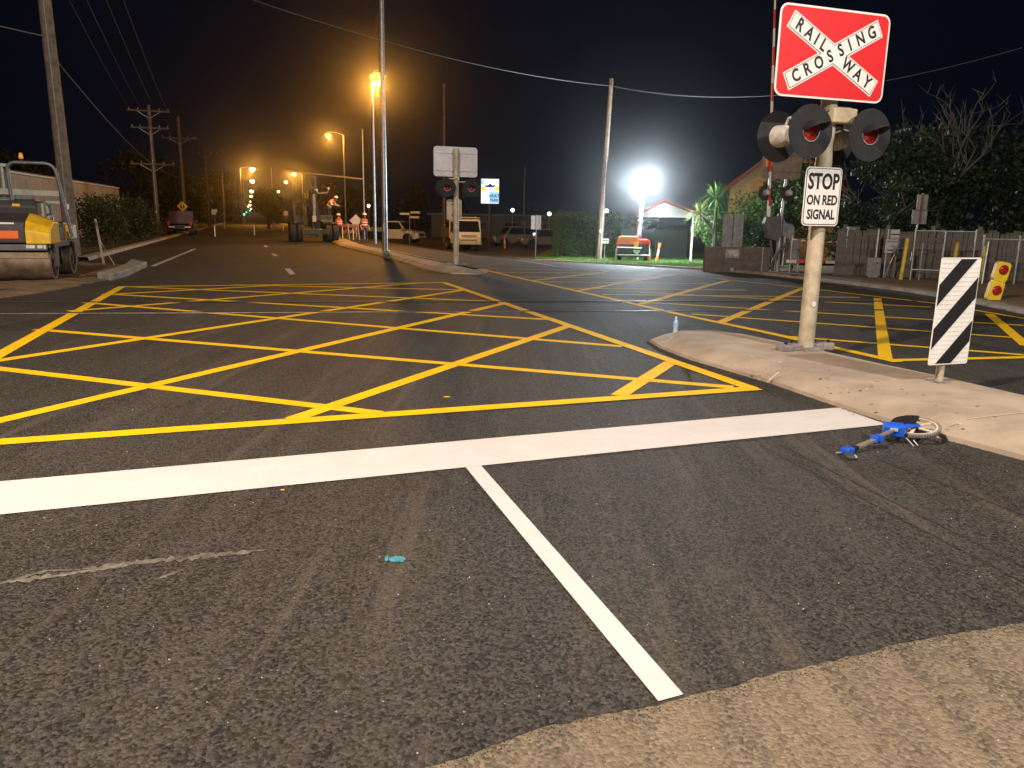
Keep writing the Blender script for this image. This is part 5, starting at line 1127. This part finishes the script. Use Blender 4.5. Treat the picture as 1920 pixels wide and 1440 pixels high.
# ---- sodium street lamps
def street_lamp(label, P, hgt, watt=0, arm=1.5, ang=math.pi, group='sodium street lamps', bulb=.20, es=26.):
    """P is the lamp head's plan position; the column stands one arm length away"""
    bz = Vector((math.cos(ang), math.sin(ang), 0)); base_ = Vector((P[0], P[1], 0)) - bz * arm; base_.z = zg(base_.x, base_.y)
    t = thing('street_lamp', label, 'street lamp', base_, ang, group); h = hgt - base_.z
    MB().cyl((0, 0, -.1), (0, 0, h - .1), .10, .06, 12).build('column', M_GALV, t, smooth=True)
    MB().tube([(0, 0, h - .4), (.1, 0, h - .05), (arm * .5, 0, h + .12), (arm - .15, 0, h + .14)], .035, 8).build('outreach_arm', M_GALV, t, smooth=True)
    hd = MB().lathe([(.001, .16), (.10, .14), (.18, .06), (.20, .0)], (arm, 0, h), 14).build('lamp_housing', M_TRAY, t, smooth=True)
    pr = [(min(.99, .62 + .38 * k / 2) * bulb * math.cos(R(90 * max(0, k - 2) / 6)), -bulb * (.12 * k if k < 2 else .24 + 1.1 * math.sin(R(90 * (k - 2) / 6)))) for k in range(9)]; pr[-1] = (.001, -bulb * 1.34)
    MB().lathe(pr, (arm, 0, h - .005), 16).build('lamp_bowl', emis('sodium_glass_%.1f' % es, (1., .60, .20) if es > 5 else (1., .42, .06), es), hd, smooth=True)
    if watt: lamp('sodium_light', (arm, 0, h - bulb * 1.34 - .12), watt, SOD_C, .15, t)
    return t
def lamp_px(u, v, hgt):  # distance from the lamp's usual mounting height
    d = ray(u, v); k = (hgt - CAM_H) / d.z; return (d.x * k, d.y * k)
def sod(label, u, v, hgt, w_, arm, ang, bulb, es, group): return street_lamp(label, lamp_px(u, v, hgt), hgt, w_, arm, ang, group, bulb, es)
sod('sodium street lamp glowing strongly beside the tall steel column', 708, 138, 9.6, SOD_W, .32, A, .46, 3.2, None)
g_ = 'sodium lamps down the right of the street'
sod('sodium street lamp second along from the tall steel column', 615, 250, 9.6, SOD_W * .4, 1.5, A + math.pi, .32, 3.2, None)
for u, v, w_ in ((551, 325, SOD_W * .7), (536, 340, 0), (522, 358, 0)): sod('distant sodium street lamp right of the vanishing street', u, v, 9.6, w_, 1.5, A + math.pi, .36, 30, g_)
g_ = 'sodium lamps over the vanishing street'
for u, v, w_, b_ in ((473, 315, SOD_W * .7, .42), (473, 338, 0, .5), (471.5, 357, 0, .55), (471, 367, 0, .6), (470, 377, 0, .75), (469, 383, 0, .8), (466, 386, 0, .8), (470, 390, 0, .9)): sod('distant sodium street lamp above the vanishing end of the street', u, v, 9.6 if v < 380 else 9.0, w_, 2.0, A, b_, 30, g_)
# thin pole with a long outreach arm
P = at(684, 449); t = thing('mast_arm_pole', 'thin steel pole with a long level arm reaching over the work machine', 'pole', P, A); MB().cyl((0, 0, -.1), (0, 0, 7.8), .075, .05, 10).build('shaft', M_GALV, t, smooth=True); MB().cyl((0, 0, 4.3), (-5.6, 0, 4.75), .075, .05, 10).build('arm', mat('arm_brown', (.30, .22, .15), .6), t, smooth=True)
P = atY(513, 415, 95); t = thing('steel_column', 'slim pale steel pole beside the rounded olive tree', 'pole', (P.x, P.y, 0)); MB().cyl((0, 0, -.1), (0, 0, 7.2), .09, .06, 10).build('shaft', M_GALV, t, smooth=True); MB().box((0, 0, .02), (.4, .4, .04)).build('base_plate', M_GALV, t)
# traffic signals far off, showing green
for u, v, Y, lb in ((458, 402, 150, 'far traffic signal showing green left of the vanishing street'), (469, 395, 210, 'far traffic signal showing green under the lamp row'), (462, 398, 230, 'tiny far traffic signal between the two green lights')):
    P = atY(u, v, Y); t = thing('traffic_signal', lb, 'traffic light', (P.x, P.y, 0)); MB().cyl((0, .1, -.1), (0, .1, P.z + .3), .07, n=8).build('post', M_GALV, t)
    b = MB().box((0, 0, P.z + .35), (.4, .2, 1.2)).build('housing', M_SBK, t, bevel=.03); MB().lathe([(.17, -.10), (.15, -.14), (.001, -.17)], (0, 0, P.z), 14, 'y').build('green_lens', emis('green_signal', (.05, .8, .6), 5), b)
    for k in (1, 2): MB().lathe([(.13, -.10), (.11, -.13), (.001, -.15)], (0, 0, P.z + .36 * k), 14, 'y').build('dark_lens', M_BKP, b)
# ---- small street things
P = atY(345, 430, 66); t = thing('warning_sign', 'yellow diamond crossing warning sign on a post by the left kerb', 'sign', (P.x, P.y, 0), A); zc = atY(346, 387, 66).z
MB().cyl((0, .03, -.05), (0, .03, zc + .3), .03, n=8).build('post', M_GALV, t); q = .43
b = MB().prism([(0, zc - q), (q, zc), (0, zc + q), (-q, zc)], -.01, 0).build('diamond', mat('warning_yellow', (.88, .62, .02), .4), t)
for x in (-.12, .1): MB().ball((x, -.02, zc + .10), .045).build('symbol_head', M_SBK, b); MB().prism([(x - .05, zc - .16), (x + .07, zc - .16), (x + .06, zc + .05), (x - .05, zc + .05)], -.02, -.012).build('symbol_body', M_SBK, b)
MB().box((0, -.016, zc - .17), (.34, .006, .03)).build('symbol_bar', M_SBK, b)
P = atY(404, 430, 78); t = thing('notice_sign', 'small white rectangular sign on a post left of the street', 'sign', (P.x, P.y, 0), A); z = atY(404, 397, 78).z; MB().cyl((0, .03, -.05), (0, .03, z + .2), .03, n=8).build('post', M_GALV, t); MB().box((-.08, 0, z - .03), (.36, .01, .5)).build('plate', M_SWH, t); MB().box((.16, -.005, z + .1), (.2, .01, .3)).build('plate', M_SWH, t)
P = atY(537, 420, 88); t = thing('speed_sign', 'small square white sign with dark ring beside the work machine', 'sign', (P.x, P.y, 0), A); z = atY(537, 400, 88).z; MB().cyl((0, .03, -.05), (0, .03, z + .2), .03, n=8).build('post', M_GALV, t); b = MB().box((0, 0, z), (.42, .01, .50)).build('plate', M_SWH, t); MB().lathe([(.10, -.008), (.15, -.008), (.15, -.012), (.10, -.012)], (0, 0, z), 20, 'y').build('ring', M_RED, b)
for u, v, Y, lb in ((266, 431, 52, 'white guide post by the dark shrubs on the left'), (403, 437, 56, 'white guide post by the left edge of the road under the small white sign'), (477, 437, 62, 'white guide post standing in the middle of the road'), (421, 425, 90, 'white guide post by the left kerb farther on'), (531, 425, 84, 'white guide post near the square white sign')):
    P = atY(u, v, Y); t = thing('guide_post', lb, 'guide post', (P.x, P.y, 0), A, 'guide posts along the street'); MB().box((0, 0, .38), (.07, .03, .80)).build('blade', M_SWH, t, bevel=.008); MB().box((0, -.018, .68), (.05, .008, .14)).build('reflector', mat('reflector_pale', (.8, .7, .6), .3), t)
P = at(196, 501); t = thing('timber_stake', 'pale timber stake leaning at the edge of the dirt verge', 'stake', (P.x, P.y, 0), A); t.rotation_euler = (0, R(-5), A); MB().bar((0, 0, -.1), (0, 0, 1.35), .075, .05).build('shaft', mat('stake_timber', (.32, .25, .17), .8), t); MB().tube([(.02, -.04, .75), (.3, -.2, .05)], .006, 5).build('string', M_SWH, t)
# street name post
P = atY(768, 440, 62); t = thing('street_name_post', 'slim post with street name blades beyond the white utility', 'sign', (P.x, P.y, zg(P.x, P.y))); z = atY(768, 401, 62).z - zg(P.x, P.y); MB().cyl((0, 0, -.05), (0, 0, z + .1), .03, n=8).build('post', M_GALV, t)
for x, dz, a_ in ((-.4, 0, .2), (.45, .12, -.1), (.4, -.25, .3)): MB().box((x, 0, z + dz), (.75, .012, .15), Matrix.Rotation(a_, 3, 'Z')).build('name_blade', M_ALU, t)
# crew barriers
for k, (u, lb) in enumerate(((652, 'orange barrier board on trestle legs between the two crew members'), (662, 'orange barrier board on trestle legs beside the grey diamond sign'))):
    P = atY(u, 445, 54); t = thing('barrier_board', lb, 'barrier', (P.x, P.y, 0), A + .2 * k)
    for z in (.55, .95): MB().box((0, 0, z), (.85, .03, .22)).build('board', mat('barrier_orange', (.26, .09, .03), .6, var=.2), t)
    for s in (-1, 1):
        for y in (-.3, .3): MB().bar((s * .36, y, -.01), (s * .36, 0, 1.1), .045).build('leg', M_GALV, t)
P = atY(668, 445, 56); t = thing('diamond_sign', 'grey diamond shaped sign back on folding legs beside the worker in orange', 'sign', (P.x, P.y, 0), A); MB().prism([(0, .85), (.45, 1.3), (0, 1.75), (-.45, 1.3)], -.01, 0).build('plate', M_ALU, t)
for s in (-1, 1): MB().bar((s * .3, .2, -.01), (0, .01, 1.0), .04).build('leg', M_GALV, t)
MB().bar((0, -.25, -.01), (0, .01, 1.0), .04).build('leg', M_GALV, t)
# lit motel sign
P = atY(918, 430, 66); gzv = zg(P.x, P.y); z0, z1 = atY(918, 382, 66).z, atY(918, 335, 66).z; t = thing('roadside_sign', 'tall lit white and blue roadside sign with a dark blue crown', 'sign', (P.x, P.y, gzv)); z0 -= gzv; z1 -= gzv; zc = (z0 + z1) / 2; hh = z1 - z0
MB().cyl((0, .1, -.1), (0, .1, z0), .13, n=12).build('pole', M_DGREY, t); b = MB().box((0, .1, zc), (1.52, .24, hh)).build('case', M_TRAY, t)
E_W = emis('sign_lit_white', (.86, .96, 1.), 1.5); E_Y = emis('sign_lit_yellow', (1., .85, .02), 1.0); E_B = emis('sign_lit_blue', (.30, .72, 1.), .95); E_N = emis('sign_navy', (.01, .02, .35), .5)
MB().box((0, -.025, zc), (1.46, .012, hh - .06)).build('lit_face', E_W, b)
for s in (-1, 1): MB().box((s * .56, -.034, zc + hh * .10), (.32, .006, hh * .17)).build('yellow_bar', E_Y, b)
MB().box((.34, -.034, zc - hh * .25), (.76, .006, hh * .44)).build('blue_field', E_B, b); MB().box((-.62, -.034, zc + hh * .36), (.2, .006, hh * .2)).build('blue_field', E_B, b)
cz = zc + hh * .22; MB().prism([(-.34, cz - .14), (.34, cz - .14), (.46, cz + .14), (.26, cz + .02), (.15, cz + .05), (0, cz + .22), (-.15, cz + .05), (-.26, cz + .02), (-.46, cz + .14)], -.04, -.033).build('crown', E_N, b)
lettering('letter_row', 'ARAT', .36, E_N, b, (.34, -.042, zc - hh * .19), bold=.008); lettering('letter_row', 'PARK', .30, E_N, b, (.34, -.042, zc - hh * .36), bold=.008)
for u, v, Y, lb in ((961, 394, 75, 'round white globe lamp right of the lit roadside sign'), (1030, 401, 72, 'round white globe lamp on a post above the parked cars'), (1137, 396, 62, 'round white globe lamp behind the leaning power pole'), (691, 386, 90, 'round white globe lamp behind the mast arm pole')):
    P = atY(u, v, Y); g0 = zg(P.x, P.y); t = thing('globe_lamp', lb, 'lamp', (P.x, P.y, g0), 0, 'white globe lamps'); MB().cyl((0, 0, -.05), (0, 0, P.z - g0 - .1), .035, n=8).build('post', M_GALV, t); MB().ball((0, 0, P.z - g0), .17).build('globe', emis('globe_white', (1., .97, .9), 6), t, smooth=True)
P = atY(982, 430, 80); t = thing('dark_pole', 'dim slender pole between the lit sign and the plain sign back', 'pole', (P.x, P.y, zg(P.x, P.y))); MB().cyl((0, 0, -.1), (0, 0, 7.5), .11, .08, 10).build('shaft', M_TIM, t); MB().box((0, -.12, 2.0), (.5, .02, .5)).build('plate', M_GREY, t)
# kiosk-like low building far right behind the cars
P = atY(985, 430, 100); t = thing('low_building', 'dim low building with flat roof behind the parked cars', 'building', (P.x - 12, P.y, -.75)); MB().box((12, 3, 1.4), (24, 6, 2.8)).build('wall', M_DGREY, t); MB().box((12, 3, 2.9), (25, 7, .2)).build('roof', M_GREY, t)
for k in range(6): w_ = MB().box((2.5 + 3.8 * k, -.02, 1.5), (1.6, .06, 1.1)).build('window', M_GREY, t); MB().box((2.5 + 3.8 * k, -.055, 1.5), (1.45, .01, .95)).build('pane', M_GLASS, w_)
# ================================================================== PEOPLE
M_SKIN = mat('skin', (.42, .25, .17), .55, var=.08); M_NAVY = mat('navy_cloth', (.022, .025, .045), .85, var=.25, scale=20); M_BOOT = mat('boot_leather', (.10, .07, .045), .7); M_VO = mat('vest_orange', (.55, .12, .02), .7, var=.1); M_VR = mat('vest_red_orange', (.5, .05, .025), .7, var=.1); M_REFL = mat('reflective_tape', (.82, .82, .80), .35); M_HAT = mat('hard_hat', (.75, .74, .70), .35); M_HAIR = mat('dark_hair', (.03, .02, .015), .8)
def person(label, loc, rz, J, vest, sleeve, hat=M_HAT):
    """J: joints in metres, standing on z = 0, facing -y"""
    t = thing('person', label, 'person', loc, rz, 'road crew in hi-vis vests'); mb = MB()
    def seg(p, q, r0, r1): mb.cyl(p, q, r0, r1, 10); mb.ball(p, r0, 6); mb.ball(q, r1, 6)
    V = Vector; hip, chest, neck, head = V(J['hip']), V(J['chest']), V(J['neck']), V(J['head']); up = (chest - hip).normalized()
    for s in (-1, 1):
        n_ = 'l' if s < 0 else 'r'; h_ = hip + V((s * .09, 0, 0)); k_, a_ = V(J['knee_' + n_]), V(J['ankle_' + n_])
        seg(h_, k_, .092, .062); seg(k_, a_, .060, .042); seg(a_ + V((0, .03, -.05)), a_ + V((0, -.15, -.06)), .045, .038)
        sh = chest + V((s * .185, 0, .02)); e_, w_ = V(J['elbow_' + n_]), V(J['wrist_' + n_]); seg(sh, e_, .056, .044); seg(e_, w_, .042, .030)
        d = (w_ - e_).normalized(); sd = d.cross(V((0, 1, .1))).normalized(); pm = w_ + d * .08; seg(w_, pm, .030, .034)
        for i, ln in enumerate((.065, .075, .07, .055)): f0 = pm + sd * (i - 1.5) * .020; seg(f0, f0 + d * ln + V((0, -.015, 0)), .011, .010)
        seg(w_ + d * .03 + sd * -.03, w_ + d * .075 + sd * -.065, .012, .010)
    seg(hip, hip.lerp(chest, .5), .135, .130); seg(hip.lerp(chest, .5), chest, .130, .150)
    for s in (-1, 1): seg(chest, chest + V((s * .14, 0, .01)), .12, .075); seg(hip, hip + V((s * .06, 0, -.02)), .12, .10)
    seg(chest + up * .06, neck, .075, .055); seg(neck, head, .052, .07)
    mb.ball(tuple(head), .098, 8, 1.2); mb.ball(tuple(head + V((0, -.095, -.01))), .016, 5); mb.ball(tuple(head + V((0, -.05, -.075))), .045, 6)
    for s in (-1, 1): mb.ball(tuple(head + V((s * .098, 0, 0))), .022, 5)
    tmp = mb.build('tmp', M_NAVY); md = tmp.modifiers.new('r', 'REMESH'); md.mode = 'VOXEL'; md.voxel_size = .014; sm = tmp.modifiers.new('s', 'SMOOTH'); sm.iterations = 2; sm.factor = .4
    me = bpy.data.meshes.new_from_object(tmp.evaluated_get(bpy.context.evaluated_depsgraph_get())); bpy.data.objects.remove(tmp); me.name = 'body'; me.materials.clear()
    for m_ in (M_NAVY, M_SKIN, M_BOOT, sleeve): me.materials.append(m_)
    wr = [V(J['wrist_l']), V(J['wrist_r'])]; an = [V(J['ankle_l']), V(J['ankle_r'])]; el = [V(J['elbow_l']), V(J['elbow_r'])]
    for p in me.polygons:
        c = p.center; p.use_smooth = True
        if (c - head).length < .155 or min((c - w_).length - (.0 if (w_ - e_).dot(c - w_) > 0 else 9) for w_, e_ in zip(wr, el)) < .17 and min((c - w_).length for w_ in wr) < .19: p.material_index = 1
        elif min((c - a_).length for a_ in an) < .17: p.material_index = 2
        elif (c - hip).dot(up) > .12: p.material_index = 3
    o = bpy.data.objects.new('body', me); COL.objects.link(o); o.parent = t
    # vest: a shell round the trunk, open at the arms, with two tape bands
    rot = up.rotation_difference(V((0, 0, 1))).inverted(); ln = (chest - hip).length
    def shell(pr, nm, m_):
        k = MB(); n_ = 20
        vs = [hip + rot @ V((r_ * 1.28 * math.cos(6.2832 * i / n_), r_ * .95 * math.sin(6.2832 * i / n_), h)) for r_, h in pr for i in range(n_)]
        k.add(vs, [(j * n_ + i, j * n_ + (i + 1) % n_, (j + 1) * n_ + (i + 1) % n_, (j + 1) * n_ + i) for j in range(len(pr) - 1) for i in range(n_)]); q = k.build(nm, m_, t, smooth=True); q.modifiers.new('s', 'SOLIDIFY').thickness = .006; return q
    shell([(.158, -.04), (.156, ln * .4), (.165, ln * .8), (.168, ln), (.12, ln + .09), (.085, ln + .13)], 'vest', vest)
    for z in (.10, ln * .62): shell([(.166, z), (.168, z + .05)], 'reflective_band', M_REFL)
    ht = MB().lathe([(.150, .0), (.150, .012), (.118, .02), (.112, .07), (.075, .115), (.001, .13)], (0, 0, 0), 18).build('hard_hat', hat, t, smooth=True, loc=head + V((0, -.005, .045)))
    for s in (-1, 1): MB().ball((s * .038, -.092, .005), .012, 5).build('eye', M_SBK, o, loc=head)
    MB().box((0, -.094, -.055), (.045, .01, .008)).build('mouth', mat('lip', (.30, .12, .09), .6), o, loc=head)
    MB().lathe([(.104, -.03), (.106, .03), (.10, .06)], (0, .008, 0), 14).build('hair', M_HAIR, o, loc=head)
    return t
std = dict(hip=(0, 0, .95), chest=(0, .0, 1.36), neck=(0, -.01, 1.50), head=(0, -.03, 1.64), knee_l=(-.12, -.03, .51), knee_r=(.12, -.02, .51), ankle_l=(-.14, .02, .10), ankle_r=(.14, .0, .10), elbow_l=(-.27, .04, 1.10), elbow_r=(.27, .04, 1.10), wrist_l=(-.26, -.12, .90), wrist_r=(.27, -.10, .88))
P = at(684, 455); person('worker in orange vest and white hard hat standing beside the mast arm pole', (P.x, P.y, 0), R(35), std, M_VO, M_NAVY)
J2 = dict(std); J2.update(chest=(.02, -.08, 1.34), neck=(.03, -.12, 1.47), head=(.03, -.17, 1.60), wrist_l=(-.18, -.32, 1.02), elbow_l=(-.26, -.06, 1.10), ankle_r=(.17, -.12, .10), knee_r=(.14, -.12, .51))
P = at(637, 452); person('worker in red orange vest with bright tape standing beside the machine tyres', (P.x, P.y, 0), R(195), J2, M_VR, M_NAVY)
J3 = dict(std); J3.update(chest=(.08, -.22, 1.30), neck=(.12, -.32, 1.40), head=(.15, -.42, 1.46), wrist_l=(-.05, -.55, 1.05), wrist_r=(.3, -.55, 1.05), elbow_l=(-.2, -.3, 1.10), elbow_r=(.36, -.3, 1.12), hip=(0, .05, .93))
P = Vector(Pg) + NV * .95 + DV * .75; person('worker in pale sleeves bending forward on the deck of the wheeled machine', (P.x, P.y, 1.18), R(75), J3, M_VO, M_SWH)
# ================================================================== LAMP BEHIND THE CAMERA, LIGHTING THE NEAR CROSSING
KL = street_lamp('street lamp on the verge behind the stop line, lighting the near road', (-6.0, -.5), 11.0, 0, 1.6, A, 'sodium street lamps', .26, 30)
lamp('road_light', (1.6, 0, 11.0 - .6), KEY_W, KEY_C, .22, KL)
KR = street_lamp('street lamp on the right hand verge behind the stop line', (9.0, -3.0), 9.5, 0, 1.6, A + math.pi, 'sodium street lamps', .26, 30)
lamp('road_light', (1.6, 0, 9.5 - .6), SIDE_W, SIDE_C, .22, KR)
# ================================================================== HAZE
hz = MB().box((0, 300, 8.2), (1180, 1180, 20.4)).build('haze', None if False else MATS['galvanised_steel'])
hm = bpy.data.materials.new('night_haze'); hm.use_nodes = True; hn = hm.node_tree.nodes; hn.clear(); ho = hn.new('ShaderNodeOutputMaterial'); hv = hn.new('ShaderNodeVolumePrincipled')
hv.inputs['Color'].default_value = (.9, .92, .95, 1); hv.inputs['Density'].default_value = HAZE_D; hv.inputs['Anisotropy'].default_value = HAZE_G
hm.node_tree.links.new(hv.outputs[0], ho.inputs['Volume']); hz.data.materials.clear(); hz.data.materials.append(hm); hz['kind'] = 'stuff'; tag(hz, 'thin night haze glowing round the street lamps', 'haze')
